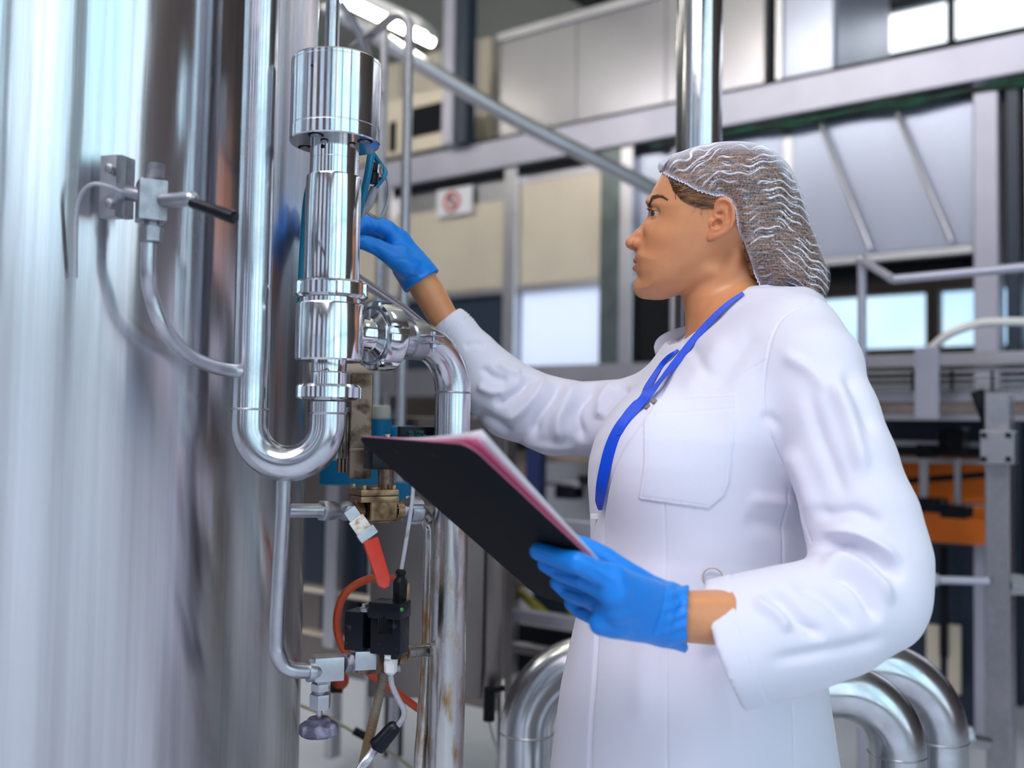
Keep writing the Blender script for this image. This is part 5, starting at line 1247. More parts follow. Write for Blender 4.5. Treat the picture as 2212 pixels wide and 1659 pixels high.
# brow and lashes
M['brow'] = mat('brow_hair', (.075, .030, .013), .5)
for s in (1, -1):
    bw = MB(); rr = np.random.default_rng(5)
    cv2 = curve2([(1406, 446), (1406.5, 438), (1411, 430.5), (1421, 426.5), (1433, 427.5), (1444, 433.5)], 30)
    for i in range(420):
        t = rr.random(); k = int(t*(len(cv2)-1)); a = cv2[k]; w = np.interp(t, [0, .3, .8, 1], [3.0, 4.0, 2.6, .7]); x0 = a[0]+rr.normal()*w*.45; y0 = a[1]+rr.normal()*w*.5
        x0 = max(x0, 1404)
        an = np.interp(t, [0, .35, 1], [-1.15, -.35, .45])+rr.normal()*.18; L_ = rr.uniform(4.5, 8)
        pts = []
        for s_ in (0, .5, 1):
            q_ = onskin(x0+L_*s_*math.cos(an), y0+L_*s_*math.sin(an), .5); q_[2] *= s
            # seat the hair on the real skin surface
            g = np.repeat(q_[None].astype(np.float32), 40, 0); g[:, 2] = s*np.linspace(max(4, abs(q_[2])-18), abs(q_[2])+16, 40); dd = f_head(g); k_ = np.argmax(dd > .4); 
            q_[2] = g[k_, 2] if dd.max() > .4 else q_[2]; pts.append(hw(q_))
        bw.tube(pts, [.00021, .00018, .00006], 4, caps=False)
    bw.build('eyebrow', 'brow', body)
    la = MB()
    for i in range(34):
        t = i/33; lat = -13+25*t; base = np.array([EYE[0]-math.sqrt(max(0, 19.6**2-lat*lat-6.0**2)), EYE[1]-6.0, (EYE[2]+lat)])
        L_ = 9+3*math.sin(t*PI); out = np.array([-.86, -.18, .5*(t-.35)]); pts = [base, base+out*L_*.5+np.array([0, 1.0, 0]), base+out*L_+np.array([0, -2.0, 0])]
        pts = [hw(q_*np.array([1, 1, s])) for q_ in pts]; la.tube(pts, [.00028, .0002, .00005], 4, caps=False)
        if i % 2 == 0:
            base = np.array([EYE[0]-math.sqrt(max(0, 19.2**2-lat*lat-4.2**2)), EYE[1]+3.6, (EYE[2]+lat)]); pts = [hw(base*np.array([1, 1, s])), hw((base+np.array([-3.5, 2.6, 0]))*np.array([1, 1, s]))]
            la.tube(pts, [.00018, .00005], 4, caps=False)
    rimp = [hw(np.array([EYE[0]-math.sqrt(max(0, 19.0**2-l*l-5.4**2)), EYE[1]-5.4, EYE[2]+l])*np.array([1, 1, s])) for l in np.linspace(-13, 13.5, 14)]
    la.tube(rimp, .0005, 6); la.build('eyelashes', 'brow', body)
print('HEAD PARTS', _t.time()-_T0)
# ---- hair net
v, q = surf(f_hair, 0.5, RIMM, 0, .0015, 'net')
zs_ = hskin(v[:, 0], v[:, 1], 0); ed = np.clip((-RIMM(v[:, 0], v[:, 1]))/34, 0, 1); ed = ed*ed*(3-2*ed); cur = np.abs(v[:, 2])
tgt = np.maximum(zs_+6.0, 0); wf = np.clip((1612-v[:, 0])/30, 0, 1)*(zs_ > 6)
nz = cur*(1-wf)+wf*(tgt*(1-ed)+np.maximum(cur, tgt+2)*ed); hz_ = np.where(HAIRM(v[:, 0], v[:, 1]) < 1, hair_z(v[:, 0], v[:, 1])+3.0, 0)
v[:, 2] = np.where(cur > 12, np.sign(v[:, 2])*np.maximum(nz, hz_), v[:, 2])
v = relax(v, q, 2)
# puckered folds of the net: ridges run from the elastic edge backwards
x, y, z = v.T; rng = np.random.default_rng(11)
def warp(x, y, z): return x+5*np.sin(y*.07+z*.05)+3*np.sin(y*.19+1.3), y+6*np.sin(x*.055+z*.04)+3*np.sin(x*.15+2)
wx, wy = warp(x, y, z)
al = np.interp(x, [1430, 1500, 1600, 1700, 1790], [-.62, -.5, -.22, .1, .35]); s_ = (wy-450)*np.cos(al)-(wx-1600)*np.sin(al)
dens = .41
ph = s_*dens; rid = np.maximum(0, np.sin(ph+1.4*np.sin(wx*.05)))**9+.7*np.maximum(0, np.sin(ph*1.61+2+1.7*np.sin(wx*.08+1)))**14*np.clip(np.sin(wx*.11+wy*.05)+.5, 0, 1)
mod_ = np.clip(.62+.75*np.sin(wx*.045+wy*.031+2*np.sin(wy*.05))+.5*np.sin(wx*.11-wy*.07), .12, 1.25); rid = rid*mod_
cross = 0*np.maximum(0, np.sin(wx*.33+2.2*np.sin(wy*.11)))**12
nearmid = np.clip((np.abs(z)-18)/30, 0, 1)*np.clip((-RIMM(x, y)-4)/22, .0, 1)
amp = 2.0*nearmid
vw = hw(v); me_ = np_mesh('t', vw, q); _, nn = mesh_np(me_); out = np.sign((nn*(vw-hw((1570, 450, 0)))).sum(1)).mean()
vw = vw+nn*out*(amp*(rid+.4*cross))[:, None]*HS*1.0
me = np_mesh('hair_net', vw, q)
fold = np.clip(rid*nearmid*1.2+cross*.4*nearmid, 0, 1); edgeband = np.clip(1-(-RIMM(x, y))/9, 0, 1); topb = np.clip(1-(-CP(x, y)-2)/34, 0, 1)*np.clip((1700-x)/40+.6, .0, 1)
den = np.clip(.04+.9*fold+.32*edgeband+.70*topb**1.6, 0, 1)
color_attr(me, np.stack([den]*3, 1))
def net_mat():
    m, t, b = nt('white_fibre_net'); N = t.nodes; L = t.links
    b.inputs['Base Color'].default_value = (.86, .86, .95, 1); b.inputs['Roughness'].default_value = .8
    a = N.new('ShaderNodeVertexColor'); a.layer_name = 'tone'
    tc = N.new('ShaderNodeTexCoord'); mp = N.new('ShaderNodeMapping'); mp.inputs['Scale'].default_value = (1.2, 1.2, .6); L.new(tc.outputs['Object'], mp.inputs[0])
    n = N.new('ShaderNodeTexNoise'); n.inputs['Scale'].default_value = 420; n.inputs['Detail'].default_value = 6; n.inputs['Roughness'].default_value = .75; L.new(mp.outputs[0], n.inputs[0])
    mr = N.new('ShaderNodeMapRange'); mr.inputs[1].default_value = .36; mr.inputs[2].default_value = .66; mr.inputs[3].default_value = -.12; mr.inputs[4].default_value = .26; L.new(n.outputs[0], mr.inputs[0])
    ad = N.new('ShaderNodeMath'); ad.operation = 'ADD'; ad.use_clamp = True; L.new(a.outputs[0], ad.inputs[0]); L.new(mr.outputs[0], ad.inputs[1])
    L.new(ad.outputs[0], b.inputs['Alpha']); return m
M['net'] = net_mat(); net = link_mesh('hair_net', me, 'net', person)
# elastic hem: a puckered thin tube along the rim on the camera side and the far side
M['hem'] = mat('net_hem', (.80, .81, .92), .7, alpha=.8)
rimc = curve2([(1421, 363), (1432, 375), (1452, 388), (1478, 400), (1506, 415), (1540, 426), (1556, 427), (1570, 434), (1580, 447), (1586, 462), (1589, 482), (1593, 500), (1604, 524), (1616, 554), (1628, 584), (1642, 612), (1660, 636)], 200)
he = MB()
for s in (1, -1):
    pts = []
    for i, (x_, y_) in enumerate(rimc):
        z_ = float(hskin(np.array([x_]), np.array([y_]), 0)[0])+6.5
        if x_ > 1590: z_ = min(z_, 96)
        z_ = max(z_, np.interp(x_, [1421, 1440], [6, 30])) if x_ < 1440 else z_
        if x_ > 1600: z_ = max(z_, 80)
        pts.append(hw((x_+1.4*math.sin(i*1.9), y_+1.6*math.cos(i*2.3), s*z_)))
    he.tube(pts, [(1.5+.7*math.sin(i*2.7))*HS for i in range(len(pts))], 8)
he.build('elastic_hem', 'hem', net)
fl = MB(); a_ = [hw(q_) for q_ in ((1419, 362, -22), (1419, 361, 22), (1440, 345, 30), (1440, 345, -30))]
b_ = [hw(q_) for q_ in ((1425, 375, -24), (1425, 375, 24), (1446, 352, 30), (1446, 352, -30))]
fl.add(a_+b_, [(0, 1, 2, 3), (7, 6, 5, 4), (0, 4, 5, 1), (1, 5, 6, 2), (2, 6, 7, 3), (3, 7, 4, 0)]); fl.build('net_fold', 'hem', net, bevel=.001)
# black hair tie glimpsed in the bun
M['tie'] = mat('hair_tie', (.01, .014, .03), .5)
MB().tube([hw((1712, 585, 72)), hw((1704, 615, 76)), hw((1694, 645, 66))], [.004, .006, .006], 12).build('hair_tie', 'tie', person)
print('NET', len(v), _t.time()-_T0)
# ---- coat
lo = np.array([-.16, 1.0, .50]); hi = np.array([.60, 1.80, 1.50]); stp = .0040
X = np.arange(lo[0], hi[0], stp); Y = np.arange(lo[1], hi[1], stp); Z = np.arange(lo[2], hi[2], stp)
v, q = mesh_field(f_coat, X, Y, Z); print('COAT0', len(v), _t.time()-_T0)
v = relax(v, q, 2, .4)
# one subdivision for fine cloth detail
me0 = np_mesh('c0', v, q); o0 = bpy.data.objects.new('c0', me0); COL.objects.link(o0); md = o0.modifiers.new('s', 'SUBSURF'); md.levels = 1; md.render_levels = 1
dg = bpy.context.evaluated_depsgraph_get(); me1 = bpy.data.meshes.new_from_object(o0.evaluated_get(dg)); bpy.data.objects.remove(o0)
v, n = mesh_np(me1); v = v.astype(float); n = n.astype(float)
px, py, dp = px_of(v); pf = v.astype(np.float32)
dT = f_torso(pf); dN = np.minimum(chain(pf, naP, naR), chain(pf, nfP, nfR)); dF = chain(pf, faP, faR)
facing = (n*(C0-v)).sum(1)/np.linalg.norm(C0-v, axis=1)
arm = np.clip((dT-dN)/.02+.5, 0, 1)*(dN < .03); far = np.clip((dT-dF)/.02+.5, 0, 1)*(dF < .03)*(px < 1480); tor = np.clip(1-arm-far, 0, 1)
fc = np.clip(facing*3+.4, 0, 1)
disp = np.zeros(len(v))
def crease(pts, amp, sig, mask, asym=0.0, taper=.25):
    """a soft valley (amp<0) or ridge (amp>0) along a curve"""
    global disp
    d, t = pl_dist(px, py, curve2(pts, 20)); tp = np.clip(np.minimum(t, 1-t)/taper, 0, 1); tp = tp*tp*(3-2*tp)
    disp += mask*fc*amp*(1.25 if mask is far else 1.9)*np.exp(-(d/sig)**2)*tp
A_ = arm
for pts, amp, sg in (
    ([(1755, 1190), (1800, 1172), (1850, 1180), (1905, 1215), (1955, 1262)], -.009, 15), ([(1770, 1160), (1830, 1150), (1890, 1175), (1950, 1225)], .006, 15),
    ([(1765, 1215), (1830, 1215), (1890, 1255), (1935, 1310)], .007, 15), ([(1780, 1238), (1830, 1250), (1870, 1290), (1900, 1350)], -.006, 13),
    ([(1740, 1090), (1790, 1110), (1850, 1105), (1920, 1140)], -.004, 16),
    ([(1640, 1275), (1690, 1300), (1730, 1345), (1790, 1380)], -.005, 14), ([(1620, 1290), (1680, 1330), (1710, 1370)], .004, 13), ([(1700, 1250), (1780, 1290), (1850, 1360)], -.004, 15),
    ([(1650, 1430), (1740, 1415), (1850, 1395), (1930, 1370)], -.003, 14),
    ([(1790, 800), (1825, 880), (1850, 960), (1870, 1040)], .005, 18), ([(1820, 790), (1862, 870), (1890, 950)], -.004, 15), ([(1740, 820), (1765, 920), (1800, 1010), (1830, 1090)], -.003, 18),
    ([(1680, 760), (1750, 800), (1790, 850)], .003, 16), ([(1700, 960), (1740, 1050), (1765, 1130)], .004, 18)):
    crease(pts, amp, sg, A_)
Fm = far
for pts, amp, sg in (
    ([(1148, 808), (1128, 838), (1092, 862), (1062, 868)], -.010, 11), ([(1180, 812), (1160, 850), (1118, 892), (1080, 905)], .008, 12), ([(1214, 816), (1192, 858), (1160, 905), (1150, 950)], -.010, 11),
    ([(1250, 820), (1228, 860), (1205, 910), (1212, 960)], .008, 13), ([(1294, 826), (1262, 858), (1244, 900), (1262, 960)], -.010, 11), ([(1330, 826), (1300, 862), (1296, 910)], .007, 12),
    ([(1366, 834), (1344, 872), (1336, 930)], -.006, 11), ([(1040, 790), (1062, 812), (1100, 822)], -.006, 9), ([(1028, 830), (1060, 846), (1096, 850)], .006, 10), ([(1018, 890), (1060, 905), (1110, 940)], -.006, 11),
    ([(1000, 750), (1030, 742), (1052, 748)], -.003, 7), ([(1120, 950), (1180, 965), (1250, 968)], .004, 9), ([(1072, 780), (1100, 800), (1130, 806)], .004, 8)):
    crease(pts, amp, sg, Fm, taper=.2)
Tm = tor
for pts, amp, sg in (
    ([(1640, 890), (1680, 915), (1720, 930)], -.002, 14), ([(1610, 1075), (1680, 1085), (1740, 1090)], .002, 16), ([(1600, 1120), (1680, 1140), (1745, 1150)], -.002, 20),
    ([(1500, 1420), (1580, 1415), (1680, 1390)], -.003, 22), ([(1450, 720), (1500, 760), (1540, 830)], -.002, 14), ([(1570, 720), (1530, 790), (1470, 870)], .003, 22), ([(1640, 700), (1580, 790), (1540, 850)], -.002, 18),
    ([(1420, 1180), (1415, 1280), (1395, 1420), (1380, 1600)], .003, 30), ([(1560, 1300), (1570, 1420), (1600, 1659)], -.003, 34)):
    crease(pts, amp, sg, Tm)
def groove(pts, amp, sig, mask): 
    global disp
    d, t = pl_dist(px, py, curve2(pts, 30)); disp += mask*(facing > .05)*amp*np.exp(-(d/sig)**2)
# seams: armhole, princess seam, side seam, yoke
arms_ = [(1762, 650), (1715, 668), (1680, 700), (1660, 760), (1650, 830), (1652, 900), (1672, 960), (1700, 1020), (1726, 1090), (1752, 1170)]
groove(arms_, -.0022, 2.4, np.ones(len(v))); d_, _ = pl_dist(px, py, curve2(arms_, 30))
groove([(1652, 778), (1600, 810), (1545, 845)], -.0014, 2.0, Tm)
groove([(1435, 1085), (1438, 1200), (1440, 1400), (1441, 1659)], -.0013, 2.0, Tm); groove([(1705, 1040), (1695, 1120), (1690, 1230), (1694, 1260)], -.0014, 2.2, Tm)
groove([(1700, 1440), (1712, 1540), (1716, 1700)], -.0014, 2.2, Tm)
groove([(1590, 664), (1612, 655), (1640, 648), (1670, 646), (1700, 655), (1728, 668)], -.0012, 2.0, np.ones(len(v)))
# front placket edge
plk = [(1484, 760), (1440, 840), (1395, 905), (1352, 970), (1325, 1030), (1310, 1100), (1306, 1180), (1300, 1280), (1292, 1390), (1286, 1480), (1280, 1580), (1277, 1760)]
plc = curve2(plk, 60); dpl, tpl = pl_dist(px, py, plc)
# signed side of the placket: negative = towards her front (left)
ix = np.interp(py, plc[:, 1], plc[:, 0]); side = px-ix
disp += Tm*fc*np.where((side > 0), .0030*np.exp(-(side/60)**2), 0)*np.clip((py-760)/60, 0, 1)
disp += Tm*fc*(-.0035)*np.where(py > 1230, 1.9, 1.0)*np.exp(-((side+2)/np.where(py > 1230, 4.5, 3.2))**2)*np.clip((py-760)/60, 0, 1)
# breast pocket: raised patch with an edge and stitch line
pk = [(1402, 868), (1592, 850), (1590, 905), (1576, 1040), (1564, 1072), (1530, 1100), (1380, 1078), (1392, 1000), (1392, 920)]
PKM = Map2(pk, 1330, 1640, 800, 1140, 1.0); pdv = PKM(px, py)*1.0
disp += Tm*(facing > .1)*.0022*np.clip(-pdv/2.0, 0, 1); disp += Tm*(facing > .1)*-.0006*np.exp(-((pdv+7)/1.6)**2)
top = (pdv < -3)*np.exp(-((py-(900-.09*(px-1402)))/1.8)**2); disp += Tm*-.0006*top
# sleeve cuff hem
cN = (v-CPT)@cn; disp += arm*(cN > -.03)*.0010; disp += arm*-.0012*np.exp(-((cN+.030)/.0016)**2)
cF = (v-FPT)@fn_; disp += far*-.0010*np.exp(-((cF+.022)/.0016)**2); disp += far*.0012*np.sin(px*.9+py*.4)*np.exp(-((cF+.020)/.012)**2)
# general softness of the cloth
disp += (.0016*wave(v, 38, 1)+.0009*wave(v, 90, 2))*(.4+.9*(arm+far))+.0010*wave(v*np.array([1, 1, .35]), 60, 4)*tor*(py > 1380)
v2_ = v+n*disp[:, None]; me1.vertices.foreach_set('co', v2_.astype(np.float32).ravel()); me1.update(); me1.name = 'coat'
def coat_mat():
    m, t, b = nt('white_cotton'); N = t.nodes; L = t.links
    b.inputs['Base Color'].default_value = (.80, .79, .89, 1); b.inputs['Roughness'].default_value = .85; b.inputs['Sheen Weight'].default_value = .25
    tc = N.new('ShaderNodeTexCoord'); w = N.new('ShaderNodeTexNoise'); w.inputs['Scale'].default_value = 1100; L.new(tc.outputs['Object'], w.inputs[0])
    n = N.new('ShaderNodeTexNoise'); n.inputs['Scale'].default_value = 42; n.inputs['Detail'].default_value = 4; L.new(tc.outputs['Object'], n.inputs[0])
    b1 = N.new('ShaderNodeBump'); b1.inputs['Strength'].default_value = .22; b1.inputs['Distance'].default_value = .0006; L.new(w.outputs[0], b1.inputs['Height'])
    b2 = N.new('ShaderNodeBump'); b2.inputs['Strength'].default_value = .25; b2.inputs['Distance'].default_value = .002; L.new(n.outputs[0], b2.inputs['Height']); L.new(b1.outputs[0], b2.inputs['Normal']); L.new(b2.outputs[0], b.inputs['Normal']); return m
M['coat'] = coat_mat(); coat = link_mesh('coat', me1, 'coat', person)
from mathutils.bvhtree import BVHTree
_me = coat.data; _inv = world_of(person)
_bv = BVHTree.FromPolygons([tuple(_inv @ vv.co) for vv in _me.vertices], [tuple(p.vertices) for p in _me.polygons])
def hit(px, py, lift=.001, back=None):
    r = ray(px, py); r = r/np.linalg.norm(r); loc, nrm, idx, dist = _bv.ray_cast(Vector(C0), Vector(r))
    if loc is None: return None
    nn = np.array(nrm); nn = nn if nn@r < 0 else -nn
    return np.array(loc)+nn*lift, nn
print('COAT', len(v), _t.time()-_T0)
def ribbon(pts, w, th, name, m, parent, nrms=None):
    """flat strap: pts with surface normals"""
    mb = MB(); n = len(pts); vs = []
    for i in range(n):
        t = pts[min(i+1, n-1)]-pts[max(i-1, 0)]; t /= np.linalg.norm(t); nn = nrms[i]; s = np.cross(t, nn); s /= np.linalg.norm(s); ww = w[i] if hasattr(w, '__len__') else w
        for a, b in ((-1, 0), (1, 0), (1, 1), (-1, 1)): vs.append(pts[i]+s*ww/2*a+nn*th*b)
    fs = [(i*4+k, i*4+(k+1) % 4, (i+1)*4+(k+1) % 4, (i+1)*4+k) for i in range(n-1) for k in range(4)]+[(0, 1, 2, 3), (n*4-1, n*4-2, n*4-3, n*4-4)]
    return mb.add(vs, fs).build(name, m, parent)
# ---- lanyard
M['lanyard'] = mat('blue_lanyard', (.0, .075, .75), .45, noise=.15, nscale=300)
ly = thing('lanyard', Pd(1293, 1100, 1.4), 'bright blue lanyard strap hanging round the neck over the coat', 'lanyard')
def strap(pix, w, nm, lift=.002, dfall=1.45):
    cc = curve2(pix, 60); P3 = []; N3 = []
    for x_, y_ in cc:
        h_ = hit(x_, y_, lift)
        if h_ is None: P3.append(None); N3.append(None)
        else: P3.append(h_[0]); N3.append(h_[1])
    good = [i for i, p_ in enumerate(P3) if p_ is not None]
    dd = np.interp(range(len(P3)), good, [proj(P3[i])[2] for i in good])
    nnn = np.array([[np.interp(i, good, [N3[g][c] for g in good]) for c in range(3)] for i in range(len(P3))])
    dd = np.array([dd[max(0, i-4):i+5].min() for i in range(len(dd))])
    # smooth depth and normals so that the strap lies as a clean band
    for _ in range(6): dd[1:-1] = (dd[:-2]+2*dd[1:-1]+dd[2:])/4; nnn[1:-1] = (nnn[:-2]+2*nnn[1:-1]+nnn[2:])/4
    p3 = [Pd(cc[i][0], cc[i][1], dd[i]-.005) for i in range(len(cc))]; nnn = [q_/np.linalg.norm(q_)+.9*HT for q_ in nnn]; nnn = [q_/np.linalg.norm(q_) for q_ in nnn]
    wi = np.interp(np.linspace(0, 1, len(cc)), [0, .15, .75, .97, 1], [w*.35, w*.65, w*1.25, w*1.15, w*.2])
    return ribbon(p3, list(wi), .0012, nm, 'lanyard', ly, nnn)
strap([(1606, 633), (1574, 656), (1537, 691), (1496, 737), (1455, 790), (1415, 836), (1370, 885), (1338, 925), (1318, 970), (1303, 1030), (1296, 1075), (1293, 1100)], .0150, 'strap')
strap([(1466, 756), (1440, 776), (1418, 805), (1398, 838), (1376, 872), (1350, 906), (1332, 940)], .0120, 'strap', .0012)
bg = hit(1290, 1115)
if bg: MB().box(bg[0]+bg[1]*.003, (.009, .003, .020), [HR, bg[1], np.cross(HR, bg[1])]).build('buckle', 'white_plastic', ly, bevel=.0008)
# ---- collar
def patch(top, bot, nm, n=40, m=7, bulge=.0, th=.0022, th_dir=1):
    a = bez([hw(p_) for p_ in top], n); b = bez([hw(p_) for p_ in bot], n); k = min(len(a), len(b)); vs = []
    for i in range(k):
        for t in np.linspace(0, 1, m): vs.append(a[i]*(1-t)+b[i]*t+HT*bulge*math.sin(PI*t))
    fs = [(i*m+j, i*m+j+1, (i+1)*m+j+1, (i+1)*m+j) for i in range(k-1) for j in range(m-1)]
    o = MB().add(vs, fs).build(nm, 'coat', coat); md = o.modifiers.new('t', 'SOLIDIFY'); md.thickness = th; md.offset = 0
    md2 = o.modifiers.new('s', 'SUBSURF'); md2.levels = 1; md2.render_levels = 1; return o
# far wing of the open collar, and the standing band round the nape
patch([(1500, 706, -52), (1464, 718, -70), (1436, 732, -80), (1421, 747, -84), (1417, 762, -84)], [(1502, 716, -50), (1484, 740, -66), (1462, 760, -76), (1440, 776, -82), (1421, 781, -84)], 'collar_wing', bulge=.004)
patch([(1600, 634, 88), (1612, 622, 90), (1628, 612, 88), (1650, 607, 80), (1674, 612, 62), (1694, 625, 38), (1704, 636, 8), (1706, 640, -20)], [(1594, 652, 99), (1612, 650, 102), (1634, 644, 102), (1660, 640, 96), (1690, 642, 78), (1716, 652, 50), (1728, 664, 14), (1730, 668, -20)], 'collar_band', bulge=.003)
# buttons on the placket, wooden ring in the pocket
M['button'] = mat('shell_button', (.25, .20, .20), .3)
for x_, y_ in ((1412, 868), (1399, 880)):
    h_ = hit(x_, y_)
    if h_: MB().lathe(h_[0], h_[1], [(0, .0045), (.0015, .0045), (.002, .003)], 20).build('button', 'button', coat)
h_ = hit(1538, 1246)
if h_:
    MB().tube([h_[0]+h_[1]*.004+HR*.0125*math.cos(a)+HUP*.0125*math.sin(a) for a in np.linspace(0, 2*PI, 33)], .0013, 8, caps=False).build('loop', mat('cream_loop', (.62, .55, .50), .5), coat)
# ---- gloves
def glove_mat():
    m, t, b = nt('blue_nitrile'); N = t.nodes; L = t.links
    b.inputs['Base Color'].default_value = (.004, .24, .80, 1); b.inputs['Roughness'].default_value = .42; b.inputs['Subsurface Weight'].default_value = .1; b.inputs['Subsurface Scale'].default_value = .003; b.inputs['Subsurface Radius'].default_value = (.3, .5, 1)
    tc = N.new('ShaderNodeTexCoord'); n = N.new('ShaderNodeTexNoise'); n.inputs['Scale'].default_value = 120; n.inputs['Detail'].default_value = 4; L.new(tc.outputs['Object'], n.inputs[0])
    bp = N.new('ShaderNodeBump'); bp.inputs['Strength'].default_value = .35; bp.inputs['Distance'].default_value = .001; L.new(n.outputs[0], bp.inputs['Height']); L.new(bp.outputs[0], b.inputs['Normal']); return m
M['glove'] = glove_mat()
gq = Pd(1484, 1398, 1.115)-Pd(1488, 1265, 1.115); gq /= np.linalg.norm(gq); gn = np.cross(gq, HT); gn /= np.linalg.norm(gn); gn = gn if gn[0] > 0 else -gn
GPT = Pd(1484, 1332, 1.115)
def f_gloveN(p):
    d = f_handN(p, .0006)
    cf = chain(p, [Pd(1425, 1322, 1.11), Pd(1450, 1326, 1.112), Pd(1500, 1332, 1.116)], [.0335, .0325, .0345], .004)
    cf = smin(cf, seg(p, Pd(1455, 1365, 1.112), Pd(1484, 1390, 1.115), .014, .010), .012)
    d = smin(d, cf, .010); s = (p-GPT.astype(np.float32))@gn.astype(np.float32)
    d = smax(d, s, .0012); cav = smax(chain(p, [Pd(1440, 1326, 1.112), Pd(1500, 1332, 1.116)], [.0312, .0325]), -(s+.020), .001)
    return smax(d, -cav, .0008)
def glove(f, lo, hi, step, name, extra):
    v, q = mesh_field(f, np.arange(lo[0], hi[0], step), np.arange(lo[1], hi[1], step), np.arange(lo[2], hi[2], step)); v = relax(v, q, 1, .4)
    me = np_mesh(name, v, q); v, n = mesh_np(me); v = v.astype(float); dsp = extra(v, n); me.vertices.foreach_set('co', (v+n*dsp[:, None]).astype(np.float32).ravel()); me.update()
    o = link_mesh(name, me, 'glove', person); md = o.modifiers.new('s', 'SUBSURF'); md.levels = 1; md.render_levels = 1; return o
def exN(v, n):
    x_, y_, _ = px_of(v); fcg = (n*(C0-v)).sum(1) > 0; out = .0006*wave(v, 150, 21)
    for pts, a, s_ in (([(1186, 1232), (1222, 1241), (1258, 1246)], -.0016, 4), ([(1208, 1268), (1236, 1276), (1262, 1286)], -.0014, 4), ([(1224, 1300), (1250, 1312), (1280, 1306)], -.0014, 4),
                      ([(1272, 1226), (1300, 1250), (1326, 1266)], -.0010, 6), ([(1438, 1250), (1436, 1300), (1422, 1350), (1410, 1380)], -.0022, 5), ([(1448, 1255), (1452, 1300), (1446, 1350), (1430, 1388)], .0014, 6),
                      ([(1460, 1276), (1474, 1300), (1462, 1330)], -.0014, 5), ([(1285, 1205), (1300, 1216), (1312, 1210)], -.0015, 5), ([(1230, 1200), (1262, 1208), (1290, 1218)], .0008, 8)):
        d, t = pl_dist(x_, y_, curve2(pts, 12)); out += fcg*a*np.exp(-(d/s_)**2)*np.clip(np.minimum(t, 1-t)*6, 0, 1)
    s = (v-GPT)@gn; out += .0016*np.exp(-((s+.001)/.0025)**2); out += .0010*np.sin(y_*.25+x_*.1)*np.clip((s+.035)/.03, 0, 1)
    return out
glove(f_gloveN, np.array([-.0, .93, .90]), np.array([.24, 1.20, 1.12]), .0019, 'near_glove', exN)['label'] = 'glove holding the clipboard'
fgq = Pd(944, 586, 1.65)-Pd(880, 628, 1.65); fgq /= np.linalg.norm(fgq); fgn = np.cross(fgq, HT); fgn /= np.linalg.norm(fgn); fgn = fgn if fgn[0] > 0 else -fgn
FGP = Pd(912, 607, 1.652)
def f_gloveF(p):
    d = f_handF(p, .0006); cf = chain(p, [Pd(885, 575, 1.648), Pd(925, 628, 1.655)], [.0285, .0300]); d = smin(d, cf, .012); s = (p-FGP.astype(np.float32))@fgn.astype(np.float32)
    d = smax(d, s, .001); cav = smax(chain(p, [Pd(895, 585, 1.65), Pd(925, 628, 1.655)], [.0255, .0278]), -(s+.018), .001); return smax(d, -cav, .0008)
def exF(v, n):
    x_, y_, _ = px_of(v); out = .0006*wave(v, 170, 31); s = (v-FGP)@fgn; out += .0013*np.exp(-((s+.001)/.0022)**2)
    for pts, a, s_ in (([(795, 470), (800, 485), (792, 500)], -.0010, 4), ([(812, 474), (816, 492), (806, 505)], -.0010, 4), ([(850, 560), (880, 560), (905, 572)], -.0012, 4), ([(862, 588), (888, 590), (915, 602)], .0010, 4), ([(868, 540), (890, 556), (915, 566)], .0008, 4),
                      ([(872, 606), (890, 600), (925, 588)], -.0012, 4), ([(850, 530), (880, 545), (905, 552)], -.0008, 4), ([(800, 530), (815, 545), (830, 560)], -.0008, 4)):
        d, t = pl_dist(x_, y_, curve2(pts, 12)); out += a*np.exp(-(d/s_)**2)*np.clip(np.minimum(t, 1-t)*6, 0, 1)
    return out
lo = Pd(745, 640, 1.60)-.05; glove(f_gloveF, np.array([-.30, 1.50, 1.36]), np.array([-.09, 1.80, 1.66]), .0020, 'far_glove', exF)['label'] = 'glove reaching behind the valve'
# ---- trousers and shoes below the frame carry the figure
M['trouser'] = mat('white_trousers', (.7, .7, .76), .85); M['shoe'] = mat('white_clogs', (.75, .75, .76), .5)
tc_ = np.array([tx_[3], ty_[3], 0])
for s in (1, -1):
    c = tc_+TL*.09*s
    MB().tube([c+[0, 0, .80], c+[0, 0, .5], c+TF*.01+[0, 0, .08]], [.092, .075, .06], 28).build('trouser_leg', 'trouser', person)
    MB().sphere(c+TF*.05+[0, 0, .045], .045, 20, 12, (2.6, 1.05, 1.0)).build('shoe', 'shoe', person)
print('PERSON', _t.time()-_T0)
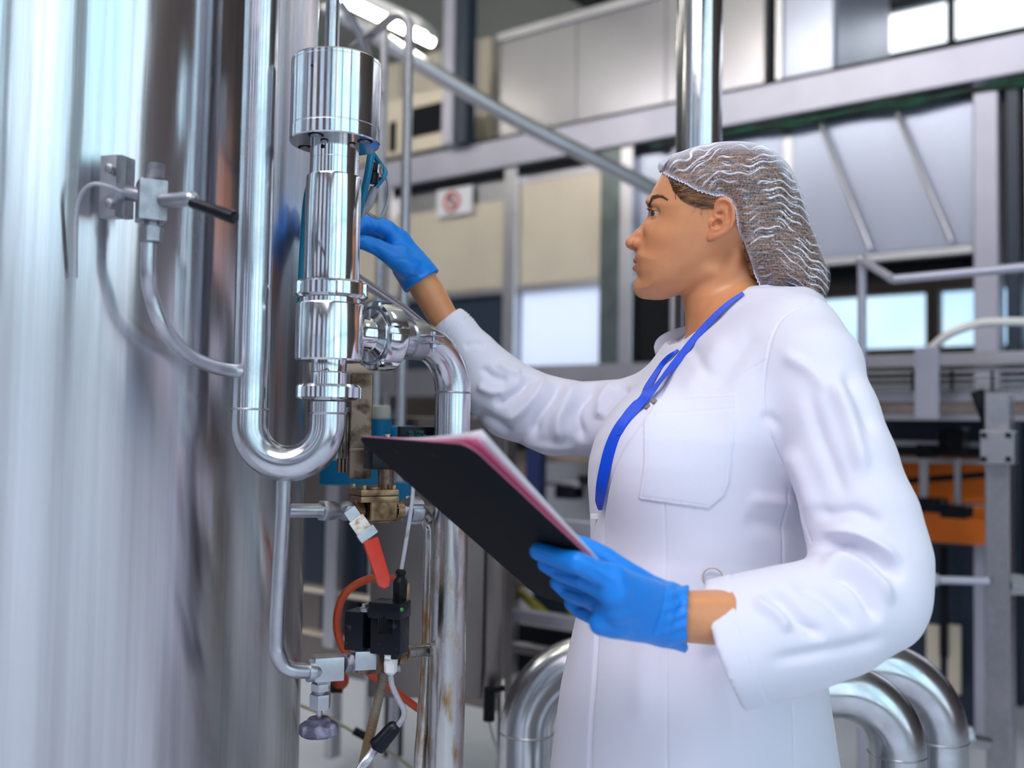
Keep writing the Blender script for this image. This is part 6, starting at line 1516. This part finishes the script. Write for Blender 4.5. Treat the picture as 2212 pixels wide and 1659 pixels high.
# ================================================================ clipboard
cb0 = thing('clipboard', cA+e1*CW/2+e2*CL/2, 'dark clipboard with rounded corners held at its lower end by the near glove', 'clipboard')
M['board'] = mat('charcoal_board', (.010, .012, .015), .7, spec=.1, bump=.15, bscale=400); M['pink'] = mat('pink_board_face', (.66, .17, .30), .5); M['paper'] = mat('white_paper', (.85, .82, .86), .7)
def rounded(w0, w1, l0, l1, r, n=8):
    out = []
    for (cx, cy), a0 in (((w1-r, l0+r), -90), ((w1-r, l1-r), 0), ((w0+r, l1-r), 90), ((w0+r, l0+r), 180)):
        for k in range(n+1):
            a = math.radians(a0+90*k/n); out.append((cx+r*math.cos(a), cy+r*math.sin(a)))
    return out
def sheet(w0, w1, l0, l1, r, h, th, m, nm, bev=.0004): return MB().prism([cA+e1*a+e2*b-e3*h for a, b in rounded(w0, w1, l0, l1, r)], -e3*th).build(nm, m, cb0, bevel=bev)
sheet(0, CW, 0, CL, .018, 0, .0022, 'board', 'board'); sheet(.0003, CW-.0003, .0003, CL-.0003, .018, .0022, .0012, 'pink', 'front_face')
for (a, b) in ((.070, .020), (.148, .020)): MB().lathe(cA+e1*a+e2*b-e3*.0006, e3, [(0, .0046), (.0011, .0046)], 20).build('rivet_hole', 'dark', cb0)

# curled sheets standing off the front, seen past the upper long edge
def leaf(w_in, off, lift, h0, m, nm):
    n = 24; vs = []
    for i in range(n+1):
        t = i/n; l = .004+t*(CL*.86-.004); k = (1-t)**1.3
        for u in np.linspace(0, 1, 9):
            a = (CW-w_in)+(w_in-.004+off*k)*u; h = h0+.0008+lift*k*u**2
            vs.append(cA+e1*a+e2*l-e3*h)
    fs = [(i*9+j, i*9+j+1, (i+1)*9+j+1, (i+1)*9+j) for i in range(n) for j in range(8)]
    o = MB().add(vs, fs).build(nm, m, cb0); md = o.modifiers.new('t', 'SOLIDIFY'); md.thickness = .0005; return o
leaf(.14, .003, .008, .0036, 'pink', 'pink_sheet'); leaf(.17, .004, .013, .0044, 'paper', 'paper_sheet'); leaf(.17, .003, .0165, .0052, 'paper', 'paper_sheet')
